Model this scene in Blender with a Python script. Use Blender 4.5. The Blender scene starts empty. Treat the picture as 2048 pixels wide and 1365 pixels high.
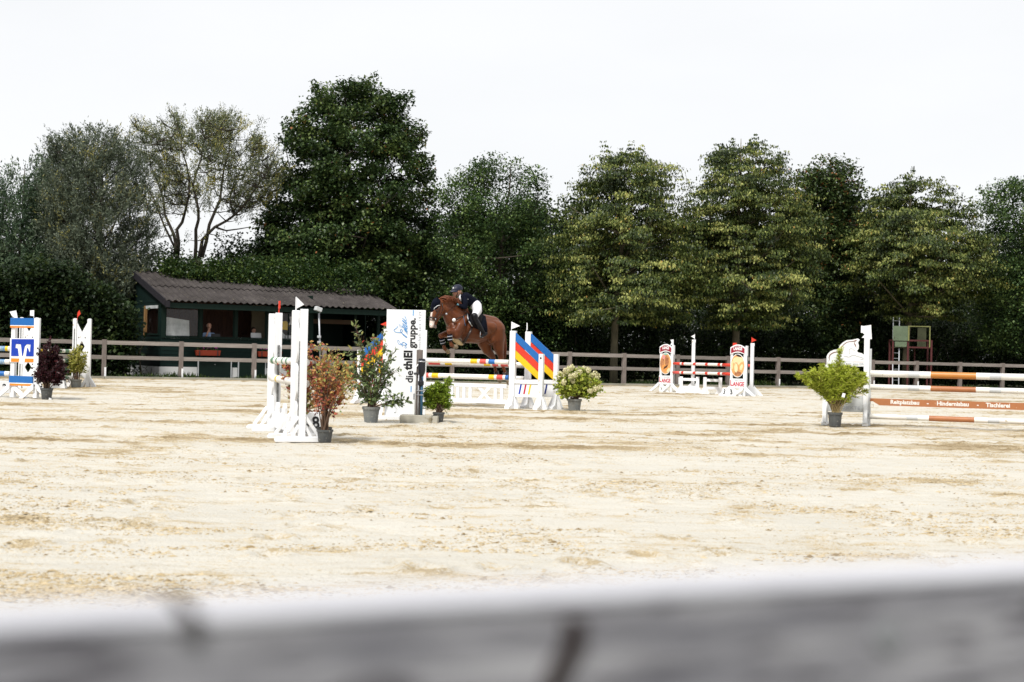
import bpy, math, random
import numpy as np
from mathutils import Vector, Matrix
from mathutils.geometry import tessellate_polygon

SC = bpy.context.scene
COL = SC.collection
rng = np.random.default_rng(7)
random.seed(7)

# ------------------------------------------------------------------ camera, sky, sun, exposure
FPX = 2844.0                       # focal length in pixels of the 2048 px wide photograph (50 mm lens)
CAM_H = 1.2
PITCH, ROLL = math.radians(0.514), math.radians(1.26)
cam_data = bpy.data.cameras.new('camera')
cam_data.lens = 50.0; cam_data.sensor_width = 36.0
cam_data.clip_start = 0.05; cam_data.clip_end = 3000
cam_data.dof.use_dof = True; cam_data.dof.focus_distance = 31.0; cam_data.dof.aperture_fstop = 4.0
cam = bpy.data.objects.new('camera', cam_data); COL.objects.link(cam)
RC = Matrix.Rotation(math.radians(90) + PITCH, 4, 'X') @ Matrix.Rotation(ROLL, 4, 'Z')
cam.matrix_world = Matrix.Translation((0, 0, CAM_H)) @ RC
SC.camera = cam

SUN_EL, SUN_AZ = math.radians(54), math.radians(-152)     # azimuth measured from +Y towards +X
world = bpy.data.worlds.new('World'); SC.world = world; world.use_nodes = True
wn, wl = world.node_tree.nodes, world.node_tree.links
wn.clear()
w_out = wn.new('ShaderNodeOutputWorld'); w_bg = wn.new('ShaderNodeBackground'); w_bg.inputs['Strength'].default_value = 0.1
w_sky = wn.new('ShaderNodeTexSky'); w_sky.sky_type = 'NISHITA'; w_sky.sun_disc = False
w_sky.sun_elevation = SUN_EL; w_sky.sun_rotation = SUN_AZ
w_tc = wn.new('ShaderNodeTexCoord')
w_map = wn.new('ShaderNodeMapping'); w_map.inputs['Scale'].default_value = (1.0, 1.0, 3.0)
w_no = wn.new('ShaderNodeTexNoise'); w_no.inputs['Scale'].default_value = 2.2; w_no.inputs['Detail'].default_value = 6; w_no.inputs['Roughness'].default_value = 0.5
w_cr = wn.new('ShaderNodeValToRGB')
w_cr.color_ramp.elements[0].position = 0.3; w_cr.color_ramp.elements[0].color = (6.7, 6.76, 6.84, 1)
w_cr.color_ramp.elements[1].position = 0.7; w_cr.color_ramp.elements[1].color = (7.35, 7.37, 7.42, 1)
w_mx = wn.new('ShaderNodeMix'); w_mx.data_type = 'RGBA'; w_mx.inputs[0].default_value = 0.93
wl.new(w_tc.outputs['Generated'], w_map.inputs['Vector']); wl.new(w_map.outputs['Vector'], w_no.inputs['Vector'])
wl.new(w_no.outputs['Fac'], w_cr.inputs['Fac'])
wl.new(w_sky.outputs['Color'], w_mx.inputs[6]); wl.new(w_cr.outputs['Color'], w_mx.inputs[7])
wl.new(w_mx.outputs[2], w_bg.inputs['Color']); wl.new(w_bg.outputs['Background'], w_out.inputs['Surface'])

sun_d = bpy.data.lights.new('sun', 'SUN'); sun_d.energy = 2.9; sun_d.angle = math.radians(9); sun_d.color = (1.0, 0.965, 0.92)
sun = bpy.data.objects.new('sun', sun_d); COL.objects.link(sun)
sdir = Vector((math.sin(SUN_AZ) * math.cos(SUN_EL), math.cos(SUN_AZ) * math.cos(SUN_EL), math.sin(SUN_EL)))
sun.rotation_euler = sdir.to_track_quat('Z', 'Y').to_euler()

SC.view_settings.view_transform = 'Standard'; SC.view_settings.look = 'None'
SC.view_settings.exposure = 0.5; SC.view_settings.gamma = 1.0
SC.view_settings.use_curve_mapping = False
SC.render.engine = 'CYCLES'
cy = SC.cycles
cy.use_denoising = True; cy.max_bounces = 6; cy.diffuse_bounces = 3; cy.glossy_bounces = 2
cy.transmission_bounces = 4; cy.transparent_max_bounces = 6; cy.caustics_reflective = False; cy.caustics_refractive = False
cy.use_adaptive_sampling = True; cy.adaptive_threshold = 0.015

# ------------------------------------------------------------------ where a pixel of the photograph meets a plane
def ray(px, py):
    d = RC.to_3x3() @ Vector(((px - 1024.0) / FPX, -(py - 682.5) / FPX, -1.0))
    return d
CAMP = Vector((0, 0, CAM_H))
def G(px, py, z=0.0):
    d = ray(px, py); t = (z - CAM_H) / d.z
    return CAMP + d * t
def A(px, py, Y):
    d = ray(px, py); return CAMP + d * (Y / d.y)
def gx(px, Y):                       # ground point seen at column px, distance Y
    p = A(px, 708, Y); return Vector((p.x, p.y, 0))
class Frame:
    """upright local frame: origin on the ground, u along ang, v behind it"""
    def __init__(s, o, ang):
        s.o = Vector((o[0], o[1], 0)); s.ang = ang
        s.u = Vector((math.cos(ang), math.sin(ang), 0)); s.v = Vector((-math.sin(ang), math.cos(ang), 0))
        s.M = Matrix.Translation(s.o) @ Matrix.Rotation(ang, 4, 'Z')
    def at(s, px, py, v=0.0):        # (u, z) of the point of the plane v seen at that pixel
        d = ray(px, py); q = s.o + s.v * v
        t = (q - CAMP).dot(s.v) / d.dot(s.v)
        p = CAMP + d * t
        return (p - s.o).dot(s.u), p.z
    def w(s, u, v, z): return s.o + s.u * u + s.v * v + Vector((0, 0, z))

# ------------------------------------------------------------------ noise
def _hash(ix, iy, iz, seed):
    h = (ix * 374761393 + iy * 668265263 + iz * 2147483647 + seed * 1274126177) & 0xFFFFFFFF
    h = ((h ^ (h >> 13)) * 1274126177) & 0xFFFFFFFF
    h = (h ^ (h >> 16)) & 0xFFFFFFFF
    return h.astype(np.float64) / 4294967295.0
def vnoise(x, y, z=None, seed=0):
    x = np.asarray(x, float); y = np.asarray(y, float); z = np.zeros_like(x) if z is None else np.asarray(z, float)
    xi, yi, zi = np.floor(x), np.floor(y), np.floor(z)
    fx, fy, fz = x - xi, y - yi, z - zi
    fx, fy, fz = [f * f * (3 - 2 * f) for f in (fx, fy, fz)]
    xi, yi, zi = xi.astype(np.int64), yi.astype(np.int64), zi.astype(np.int64)
    r = 0
    for dx in (0, 1):
        for dy in (0, 1):
            for dz in (0, 1):
                w = (fx if dx else 1 - fx) * (fy if dy else 1 - fy) * (fz if dz else 1 - fz)
                r = r + w * _hash(xi + dx, yi + dy, zi + dz, seed)
    return r
def fbm(x, y, seed=0, o=4, g=0.5):
    r, a, t = 0, 1.0, 0
    for k in range(o):
        r = r + a * vnoise(x * 2 ** k, y * 2 ** k, None, seed + 11 * k); t += a; a *= g
    return r / t

# ------------------------------------------------------------------ materials
MATS = {}
def mat(name, c, rough=0.6, c2=None, scale=6.0, var=0.5, bump=0.0, bscale=None, metal=0.0, spec=0.4, stretch=(1, 1, 1), objvar=0.0, spots=None, sss=0.0):
    """principled paint, wood, cloth ...: two colours mixed by noise, fine relief, a little difference from object to object"""
    if name in MATS: return MATS[name]
    m = bpy.data.materials.new(name); m.use_nodes = True
    n, l = m.node_tree.nodes, m.node_tree.links
    b = n['Principled BSDF']; b.inputs['Roughness'].default_value = rough; b.inputs['Metallic'].default_value = metal
    b.inputs['Specular IOR Level'].default_value = spec
    tc = n.new('ShaderNodeTexCoord'); mp = n.new('ShaderNodeMapping'); mp.inputs['Scale'].default_value = stretch
    l.new(tc.outputs['Object'], mp.inputs['Vector'])
    no = n.new('ShaderNodeTexNoise'); no.inputs['Scale'].default_value = scale; no.inputs['Detail'].default_value = 5; no.inputs['Roughness'].default_value = 0.65
    l.new(mp.outputs['Vector'], no.inputs['Vector'])
    cr = n.new('ShaderNodeValToRGB')
    cr.color_ramp.elements[0].position = 0.5 - var * 0.5; cr.color_ramp.elements[1].position = 0.5 + var * 0.5
    if c2 is None: c2 = tuple(x * 0.82 for x in c)
    cr.color_ramp.elements[0].color = (*c2, 1); cr.color_ramp.elements[1].color = (*c, 1)
    l.new(no.outputs['Fac'], cr.inputs['Fac']); col = cr.outputs['Color']
    if spots:
        sc_, th, sc_col = spots
        n2 = n.new('ShaderNodeTexNoise'); n2.inputs['Scale'].default_value = sc_; n2.inputs['Detail'].default_value = 4
        l.new(mp.outputs['Vector'], n2.inputs['Vector'])
        r2 = n.new('ShaderNodeValToRGB'); r2.color_ramp.elements[0].position = th; r2.color_ramp.elements[1].position = th + 0.06
        l.new(n2.outputs['Fac'], r2.inputs['Fac'])
        mx = n.new('ShaderNodeMix'); mx.data_type = 'RGBA'; mx.inputs[7].default_value = (*sc_col, 1)
        l.new(r2.outputs['Color'], mx.inputs[0]); l.new(col, mx.inputs[6]); col = mx.outputs[2]
    if objvar:
        oi = n.new('ShaderNodeObjectInfo'); mr = n.new('ShaderNodeMapRange')
        mr.inputs['To Min'].default_value = 1 - objvar; mr.inputs['To Max'].default_value = 1 + objvar
        l.new(oi.outputs['Random'], mr.inputs['Value'])
        hs = n.new('ShaderNodeHueSaturation'); l.new(mr.outputs['Result'], hs.inputs['Value']); l.new(col, hs.inputs['Color']); col = hs.outputs['Color']
    l.new(col, b.inputs['Base Color'])
    if bump:
        nb = n.new('ShaderNodeTexNoise'); nb.inputs['Scale'].default_value = bscale or scale * 5; nb.inputs['Detail'].default_value = 4
        l.new(mp.outputs['Vector'], nb.inputs['Vector'])
        bp = n.new('ShaderNodeBump'); bp.inputs['Strength'].default_value = 0.8; bp.inputs['Distance'].default_value = bump
        l.new(nb.outputs['Fac'], bp.inputs['Height']); l.new(bp.outputs['Normal'], b.inputs['Normal'])
    if sss: b.inputs['Subsurface Weight'].default_value = sss; b.inputs['Subsurface Radius'].default_value = (0.02, 0.008, 0.004)
    MATS[name] = m; return m
def leafmat(name, stops, rough=0.5, trans=0.22, sat=1.08):
    """leaf: colour picked per leaf from the ramp by its own 'tint' value, thin and slightly translucent"""
    m = bpy.data.materials.new(name); m.use_nodes = True
    n, l = m.node_tree.nodes, m.node_tree.links
    b = n['Principled BSDF']; b.inputs['Roughness'].default_value = rough; b.inputs['Specular IOR Level'].default_value = 0.28
    at = n.new('ShaderNodeAttribute'); at.attribute_name = 'tint'
    cr = n.new('ShaderNodeValToRGB'); el = cr.color_ramp.elements
    while len(el) < len(stops): el.new(0.5)
    for e, (p, c) in zip(el, stops):
        g = sum(c) / 3; c = [max(0.002, g + (q - g) * sat) for q in c]; e.position = p; e.color = (*c, 1)
    l.new(at.outputs['Fac'], cr.inputs['Fac']); l.new(cr.outputs['Color'], b.inputs['Base Color'])
    t = n.new('ShaderNodeBsdfTranslucent'); l.new(cr.outputs['Color'], t.inputs['Color'])
    mx = n.new('ShaderNodeMixShader'); mx.inputs[0].default_value = trans
    l.new(b.outputs[0], mx.inputs[1]); l.new(t.outputs[0], mx.inputs[2])
    l.new(mx.outputs[0], n['Material Output'].inputs['Surface'])
    MATS[name] = m; return m

WHITE = mat('white paint', (0.82, 0.83, 0.85), 0.45, c2=(0.76, 0.77, 0.78), scale=3, var=0.5, bump=0.0008, spots=(9, 0.68, (0.5, 0.44, 0.34)))
WHITE2 = mat('clean white laminate', (0.8, 0.81, 0.82), 0.35, c2=(0.76, 0.77, 0.78), scale=1.2)
WPOLE = mat('white pole paint', (0.82, 0.81, 0.79), 0.4, c2=(0.72, 0.69, 0.62), scale=5, var=0.6, spots=(14, 0.66, (0.48, 0.42, 0.3)))
BLUE = mat('blue paint', (0.012, 0.13, 0.42), 0.4, c2=(0.012, 0.11, 0.36), spots=(24, 0.72, (0.5, 0.52, 0.55)))
DBLUE = mat('deep blue paint', (0.006, 0.045, 0.4), 0.4, c2=(0.006, 0.035, 0.34), spots=(20, 0.7, (0.6, 0.6, 0.6)))
NAVY = mat('navy paint', (0.01, 0.03, 0.2), 0.4)
CHIPBLUE = mat('chipped blue pole paint', (0.05, 0.2, 0.42), 0.5, c2=(0.3, 0.38, 0.42), scale=9, var=0.3, spots=(11, 0.58, (0.55, 0.53, 0.45)))
ORANGE = mat('orange paint', (0.83, 0.25, 0.02), 0.4, spots=(24, 0.72, (0.7, 0.6, 0.5)))
RED = mat('red paint', (0.68, 0.045, 0.02), 0.4)
PRED = mat('faded red pole paint', (0.58, 0.05, 0.045), 0.45, c2=(0.62, 0.12, 0.09), scale=9)
YEL = mat('yellow paint', (0.8, 0.52, 0.01), 0.4)
GREENP = mat('green pole paint', (0.04, 0.16, 0.08), 0.5, c2=(0.1, 0.22, 0.12), spots=(12, 0.62, (0.55, 0.52, 0.42)))
MAROON = mat('maroon print', (0.3, 0.012, 0.03), 0.4)
LRED = mat('crimson print', (0.5, 0.01, 0.04), 0.4)
GREYT = mat('grey print', (0.35, 0.37, 0.42), 0.5)
LGREY = mat('light grey paint', (0.55, 0.57, 0.58), 0.45)
PBROWN = mat('terracotta brown paint', (0.4, 0.16, 0.06), 0.5, c2=(0.33, 0.125, 0.05), scale=5, spots=(26, 0.7, (0.6, 0.45, 0.33)))
PTAN = mat('tan brown pole paint', (0.52, 0.21, 0.04), 0.4, c2=(0.45, 0.17, 0.035), scale=5)
BLACK = mat('black print', (0.006, 0.006, 0.007), 0.5)
CYAN = mat('cyan print', (0.01, 0.3, 0.72), 0.4)
WOODG = mat('weathered grey wood', (0.30, 0.27, 0.245), 0.85, c2=(0.13, 0.112, 0.1), scale=3.2, var=0.5, bump=0.004, stretch=(1.2, 9, 9), objvar=0.18, spots=(7, 0.7, (0.06, 0.05, 0.05)))
WOODP = mat('weathered post wood', (0.24, 0.205, 0.185), 0.85, c2=(0.11, 0.09, 0.08), scale=3.2, var=0.5, bump=0.004, stretch=(9, 9, 1.2), objvar=0.15)
WOODB = mat('brown interior boards', (0.07, 0.027, 0.013), 0.7, c2=(0.035, 0.013, 0.008), scale=3, stretch=(6, 6, 0.7), objvar=0.25)
WOODY = mat('pine trim', (0.3, 0.17, 0.06), 0.6, c2=(0.2, 0.1, 0.035), scale=3, stretch=(6, 6, 0.7))
GBOARD = mat('dark green stained boards', (0.005, 0.017, 0.014), 0.7, spec=.12, c2=(0.003, 0.010, 0.009), scale=3, stretch=(0.8, 5, 5), bump=0.002, objvar=0.25)
GPANEL = mat('dark green panel', (0.006, 0.018, 0.013), 0.65, spec=.15, c2=(0.004, 0.012, 0.009), scale=2)
ROOF = mat('corrugated roof sheet', (0.078, 0.069, 0.066), 0.9, spec=.1, c2=(0.03, 0.026, 0.025), scale=1.6, var=0.5, bump=0.004, objvar=0.15, spots=(22, 0.66, (0.27, 0.25, 0.16)))
FASCIA = mat('dark fascia board', (0.02, 0.018, 0.022), 0.7, spec=.2, c2=(0.015, 0.014, 0.018), scale=4, spots=(9, 0.69, (0.16, 0.15, 0.13)))
METAL = mat('galvanised metal', (0.45, 0.46, 0.48), 0.45, metal=0.6, c2=(0.3, 0.31, 0.33))
DMETAL = mat('dark steel', (0.05, 0.05, 0.055), 0.4, metal=0.5)
TRACK = mat('cup track', (0.3, 0.31, 0.31), 0.5, metal=0.4, c2=(0.1, 0.1, 0.1), scale=60, var=0.15)
PLASTIC = mat('black plastic', (0.012, 0.013, 0.018), 0.35)
BPIPE = mat('blue pipe', (0.03, 0.12, 0.22), 0.4, c2=(0.02, 0.07, 0.13))
POT = mat('dark plastic pot', (0.022, 0.026, 0.033), 0.5, c2=(0.1, 0.105, 0.1), scale=5, var=0.55, spots=(30, 0.62, (0.2, 0.19, 0.165)))
POTB = mat('dusty grey plastic pot', (0.1, 0.115, 0.125), 0.6, c2=(0.2, 0.2, 0.18), scale=5, var=0.5, spots=(30, 0.62, (0.27, 0.26, 0.22)))
SOIL = mat('dark soil', (0.035, 0.024, 0.016), 0.95, bump=0.01, scale=20)
CONC = mat('concrete', (0.42, 0.4, 0.34), 0.85, c2=(0.27, 0.25, 0.2), scale=4, var=0.5, bump=0.003, spots=(6, 0.62, (0.2, 0.17, 0.11)))
KERB = mat('weathered concrete kerb', (0.34, 0.33, 0.28), 0.9, c2=(0.2, 0.19, 0.14), scale=2, var=0.5, bump=0.004, objvar=0.12)
REDSTEEL = mat('dull red steel', (0.1, 0.018, 0.018), 0.7, c2=(0.055, 0.014, 0.013), scale=8)
PGREEN = mat('pale green sheet', (0.15, 0.2, 0.12), 0.6, c2=(0.09, 0.125, 0.075), scale=3, spots=(11, 0.62, (0.06, 0.06, 0.035)))
OLIVE = mat('olive sheet', (0.1, 0.11, 0.055), 0.7, c2=(0.06, 0.065, 0.035), scale=3, spots=(11, 0.62, (0.03, 0.03, 0.02)))
YGREEN = mat('yellow green frame', (0.22, 0.23, 0.08), 0.6)
PLINTH = mat('whitewashed plinth', (0.68, 0.68, 0.68), 0.8, c2=(0.55, 0.55, 0.53), scale=2, bump=0.002)
TERRA = mat('terracotta flower box', (0.3, 0.04, 0.015), 0.6)
PAPER = mat('pale sheet', (0.5, 0.52, 0.52), 0.6, c2=(0.33, 0.35, 0.35), scale=3, var=0.25)
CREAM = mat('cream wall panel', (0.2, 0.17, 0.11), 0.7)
BARK = mat('bark', (0.075, 0.062, 0.045), 0.9, c2=(0.035, 0.028, 0.022), scale=4, stretch=(3, 3, 0.6), bump=0.02)
BARKL = mat('light mossy bark', (0.14, 0.125, 0.075), 0.9, c2=(0.07, 0.06, 0.04), scale=4, stretch=(3, 3, 0.6), bump=0.02)
STEM = mat('woody stem', (0.13, 0.075, 0.045), 0.8, c2=(0.07, 0.045, 0.03), scale=20)
STEMT = mat('tan cane', (0.32, 0.24, 0.1), 0.7, c2=(0.2, 0.15, 0.06), scale=20)
CHEST = mat('chestnut coat', (0.165, 0.05, 0.014), 0.38, c2=(0.07, 0.017, 0.006), scale=2.6, var=0.6, bump=0.002, bscale=60, spec=0.3)
CHESTD = mat('dark chestnut hair', (0.2, 0.055, 0.014), 0.5, c2=(0.1, 0.024, 0.008), scale=12)
HWHITE = mat('white horse hair', (0.68, 0.6, 0.54), 0.6, c2=(0.6, 0.48, 0.42))
MUZZ = mat('grey muzzle skin', (0.2, 0.15, 0.14), 0.6)
HOOF = mat('hoof horn', (0.24, 0.19, 0.12), 0.6, c2=(0.15, 0.11, 0.07))
LEATH = mat('dark brown leather', (0.025, 0.014, 0.011), 0.35)
LEATHB = mat('black boot leather', (0.005, 0.005, 0.007), 0.38, spec=.22)
NAVYC = mat('navy cloth', (0.005, 0.007, 0.015), 0.9, spec=.08, c2=(0.003, 0.004, 0.009))
NAVYH = mat('navy helmet shell', (0.010, 0.013, 0.03), 0.5, spec=.3)
BREECH = mat('white breeches', (0.75, 0.75, 0.78), 0.8)
FLEECE = mat('cream sheepskin', (0.65, 0.52, 0.31), 0.95, c2=(0.5, 0.38, 0.2), scale=30, bump=0.01)
SKIN = mat('skin', (0.5, 0.27, 0.19), 0.5, sss=0.1)
HAIRD = mat('dark hair', (0.02, 0.012, 0.008), 0.5)
HAIRB = mat('brown hair', (0.13, 0.06, 0.025), 0.5)
SHIRT = mat('light blue shirt', (0.3, 0.42, 0.62), 0.8, c2=(0.2, 0.3, 0.52), scale=20)
DCLOTH = mat('dark cloth', (0.012, 0.011, 0.012), 0.9, spec=.1)
SILVER = mat('silver plastic', (0.6, 0.61, 0.62), 0.35)
GRIP = mat('brown bread print', (0.25, 0.09, 0.04), 0.5, c2=(0.5, 0.22, 0.09), scale=9, var=0.2)
BRTAN = mat('golden bread print', (0.75, 0.42, 0.16), 0.5, c2=(0.55, 0.25, 0.08), scale=6)
BRCREAM = mat('cream roll print', (0.85, 0.68, 0.42), 0.5, c2=(0.75, 0.5, 0.24), scale=7)
glass = bpy.data.materials.new('window glass'); glass.use_nodes = True
_n, _l = glass.node_tree.nodes, glass.node_tree.links
_tr = _n.new('ShaderNodeBsdfTransparent'); _gl = _n.new('ShaderNodeBsdfGlossy'); _gl.inputs['Roughness'].default_value = 0.06
_mx = _n.new('ShaderNodeMixShader'); _mx.inputs[0].default_value = 0.02
_l.new(_tr.outputs[0], _mx.inputs[1]); _l.new(_gl.outputs[0], _mx.inputs[2]); _l.new(_mx.outputs[0], _n['Material Output'].inputs['Surface'])

# ------------------------------------------------------------------ scene graph helpers
def tag(o, label=None, cat=None, group=None, kind=None):
    if label: o['label'] = label
    if cat: o['category'] = cat
    if group: o['group'] = group
    if kind: o['kind'] = kind
    return o
def thing(name, label, cat, fr=None, group=None, kind=None):
    o = bpy.data.objects.new(name, None); COL.objects.link(o); o.empty_display_size = 0.2
    if fr is not None:
        o.location = fr.o; o.rotation_euler = (0, 0, fr.ang)
    return tag(o, label, cat, group, kind)
def link(name, me, parent=None, loc=None, rot=None):
    o = bpy.data.objects.new(name, me); COL.objects.link(o)
    if parent: o.parent = parent
    if loc is not None: o.location = loc
    if rot is not None: o.rotation_euler = rot
    return o
def copy_tree(o, parent=None):
    c = o.copy(); COL.objects.link(c); c.parent = parent
    for ch in list(o.children): copy_tree(ch, c)
    return c

class MB:
    def __init__(s): s.v = []; s.f = []; s.m = []
    def add(s, vs, fs, m=0):
        b = len(s.v); s.v += [tuple(x) for x in vs]
        for f in fs: s.f.append(tuple(b + i for i in f)); s.m.append(m)
        return s
    def box(s, c, d, m=0, M=None):
        x, y, z = d[0] / 2, d[1] / 2, d[2] / 2
        vs = [Vector((a, b, e)) for e in (-z, z) for b in (-y, y) for a in (-x, x)]
        if M is not None: vs = [M @ q for q in vs]
        vs = [q + Vector(c) for q in vs]
        return s.add(vs, [(0, 2, 3, 1), (4, 5, 7, 6), (0, 1, 5, 4), (2, 6, 7, 3), (0, 4, 6, 2), (1, 3, 7, 5)], m)
    def bx(s, x0, x1, y0, y1, z0, z1, m=0):
        return s.box(((x0 + x1) / 2, (y0 + y1) / 2, (z0 + z1) / 2), (abs(x1 - x0), abs(y1 - y0), abs(z1 - z0)), m)
    def beam(s, p0, p1, w, h, m=0, up=(0, 0, 1)):
        p0, p1 = Vector(p0), Vector(p1); d = (p1 - p0); L = d.length; d.normalize()
        sd = d.cross(Vector(up))
        if sd.length < 1e-4: sd = d.cross(Vector((0, 1, 0)))
        sd.normalize(); u = sd.cross(d)
        vs = [p + sd * a * w / 2 + u * b * h / 2 for p in (p0, p1) for a, b in ((-1, -1), (1, -1), (1, 1), (-1, 1))]
        return s.add(vs, [(0, 1, 2, 3), (7, 6, 5, 4), (0, 4, 5, 1), (1, 5, 6, 2), (2, 6, 7, 3), (3, 7, 4, 0)], m)
    def tube(s, pts, rad, n=8, m=0, caps=True, flat=1.0):
        pts = [Vector(p) for p in pts]
        if not hasattr(rad, '__len__'): rad = [rad] * len(pts)
        b = len(s.v); ref = None
        for i, p in enumerate(pts):
            t = (pts[min(i + 1, len(pts) - 1)] - pts[max(i - 1, 0)])
            if t.length < 1e-9: t = Vector((0, 0, 1))
            t.normalize()
            if ref is None:
                ref = t.cross(Vector((0, 0, 1)))
                if ref.length < 0.1: ref = t.cross(Vector((1, 0, 0)))
            a = (ref - t * ref.dot(t)); a.normalize(); ref = a; c = t.cross(a)
            for k in range(n):
                an = 2 * math.pi * k / n
                s.v.append(tuple(p + a * math.cos(an) * rad[i] + c * math.sin(an) * rad[i] * flat))
        for i in range(len(pts) - 1):
            for k in range(n):
                s.f.append((b + i * n + k, b + i * n + (k + 1) % n, b + (i + 1) * n + (k + 1) % n, b + (i + 1) * n + k)); s.m.append(m)
        if caps:
            s.f.append(tuple(b + k for k in range(n))[::-1]); s.m.append(m)
            s.f.append(tuple(b + (len(pts) - 1) * n + k for k in range(n))); s.m.append(m)
        return s
    def lathe(s, prof, c=(0, 0, 0), n=24, m=0):
        b = len(s.v)
        for r, z in prof:
            for k in range(n):
                an = 2 * math.pi * k / n; s.v.append((c[0] + r * math.cos(an), c[1] + r * math.sin(an), c[2] + z))
        for i in range(len(prof) - 1):
            for k in range(n):
                s.f.append((b + i * n + k, b + i * n + (k + 1) % n, b + (i + 1) * n + (k + 1) % n, b + (i + 1) * n + k)); s.m.append(m)
        s.f.append(tuple(b + k for k in range(n))[::-1]); s.m.append(m)
        s.f.append(tuple(b + (len(prof) - 1) * n + k for k in range(n))); s.m.append(m)
        return s
    def plate(s, outline, y0, y1, m=0, holes=()):
        """outline in (x, z), cut through by holes, with faces at y0 (front) and y1"""
        loops = [list(outline)] + [list(h) for h in holes]
        tri = tessellate_polygon([[Vector((a, b, 0)) for a, b in lp] for lp in loops])
        flat = [p for lp in loops for p in lp]; N = len(flat); b = len(s.v)
        s.v += [(a, y0, z) for a, z in flat] + [(a, y1, z) for a, z in flat]
        for t in tri:
            s.f.append(tuple(b + i for i in t)); s.m.append(m)
            s.f.append(tuple(b + N + i for i in reversed(t))); s.m.append(m)
        o = 0
        for lp in loops:
            k = len(lp)
            for i in range(k):
                j = (i + 1) % k
                s.f.append((b + o + i, b + o + j, b + N + o + j, b + N + o + i)); s.m.append(m)
            o += k
        return s
    def ball(s, c, r, m=0, n=10, sc=(1, 1, 1)):
        c = Vector(c); b = len(s.v); R = n // 2 + 1
        for i in range(R + 1):
            th = math.pi * i / R
            for k in range(n):
                an = 2 * math.pi * k / n
                s.v.append((c.x + r * sc[0] * math.sin(th) * math.cos(an), c.y + r * sc[1] * math.sin(th) * math.sin(an), c.z + r * sc[2] * math.cos(th)))
        for i in range(R):
            for k in range(n):
                s.f.append((b + i * n + k, b + (i + 1) * n + k, b + (i + 1) * n + (k + 1) % n, b + i * n + (k + 1) % n)); s.m.append(m)
        return s
    def mesh(s, name, mats, smooth=False):
        me = bpy.data.meshes.new(name); me.from_pydata(s.v, [], s.f); 
        for m in (mats if isinstance(mats, (list, tuple)) else [mats]): me.materials.append(m)
        me.polygons.foreach_set('material_index', s.m)
        if smooth: me.polygons.foreach_set('use_smooth', [True] * len(s.f))
        me.update(); return me
    def build(s, name, mats, parent=None, smooth=False, bevel=0.0, world_of=None, label=None):
        if world_of is not None:
            Mi = Matrix.Translation(world_of.location) @ world_of.rotation_euler.to_matrix().to_4x4()
            Mi.invert(); s.v = [tuple(Mi @ Vector(q)) for q in s.v]
        o = link(name, s.mesh(name, mats, smooth), parent)
        if bevel:
            bm = o.modifiers.new('edge', 'BEVEL'); bm.width = bevel; bm.segments = 1; bm.limit_method = 'ANGLE'; bm.angle_limit = math.radians(50)
        if label: o['label'] = label
        return o

_txt = {}
def text(name, string, size, m, parent, M, bold=0.0, depth=0.002, align='CENTER', sx=1.0, shear=0.0, space=1.0):
    """printed lettering: built-in font, turned into a thin mesh lying in the plane of M (x right, y up)"""
    key = (string, size, bold, align, shear, space)
    if key not in _txt:
        cu = bpy.data.curves.new('t', 'FONT'); cu.body = string; cu.size = size; cu.offset = bold; cu.extrude = depth / 2
        cu.align_x = align; cu.align_y = 'CENTER'; cu.resolution_u = 3; cu.shear = shear; cu.space_character = space
        ob = bpy.data.objects.new('t', cu); COL.objects.link(ob)
        dg = bpy.context.evaluated_depsgraph_get(); dg.update()
        me = bpy.data.meshes.new_from_object(ob.evaluated_get(dg)); bpy.data.objects.remove(ob)
        _txt[key] = me
    me = _txt[key].copy(); me.name = name; me.materials.clear(); me.materials.append(m)
    me.transform(M @ Matrix.Scale(sx, 4, (1, 0, 0)))
    return link(name, me, parent)
def face_front(x, y, z, rot=0.0):
    """matrix: letter plane standing upright, facing -y, centre at (x, y, z), turned by rot in its plane"""
    return Matrix.Translation((x, y, z)) @ Matrix.Rotation(math.radians(90), 4, 'X') @ Matrix.Rotation(rot, 4, 'Z')

# organic bodies: tapered limbs fused into one skin
def capsule_mesh(caps, n=14):
    mb = MB()
    for p0, r0, p1, r1, mi in caps:
        p0, p1 = Vector(p0), Vector(p1)
        d = p1 - p0; L = max(d.length, 1e-5)
        steps = max(1, int(L / (0.35 * min(r0, r1))))
        steps = min(steps, 14)
        pts, rad = [], []
        dn = d.normalized() if L > 1e-4 else Vector((0, 0, 1))
        for a in (1.0, 0.92, 0.7, 0.38): pts.append(p0 - dn * r0 * a); rad.append(max(r0 * math.sqrt(max(0, 1 - a * a)), r0 * 0.05))
        for i in range(steps + 1):
            t = i / steps; pts.append(p0 + d * t); rad.append(r0 + (r1 - r0) * t)
        for a in (0.38, 0.7, 0.92, 1.0): pts.append(p1 + dn * r1 * a); rad.append(max(r1 * math.sqrt(max(0, 1 - a * a)), r1 * 0.05))
        mb.tube(pts, rad, n)
    return mb
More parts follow.
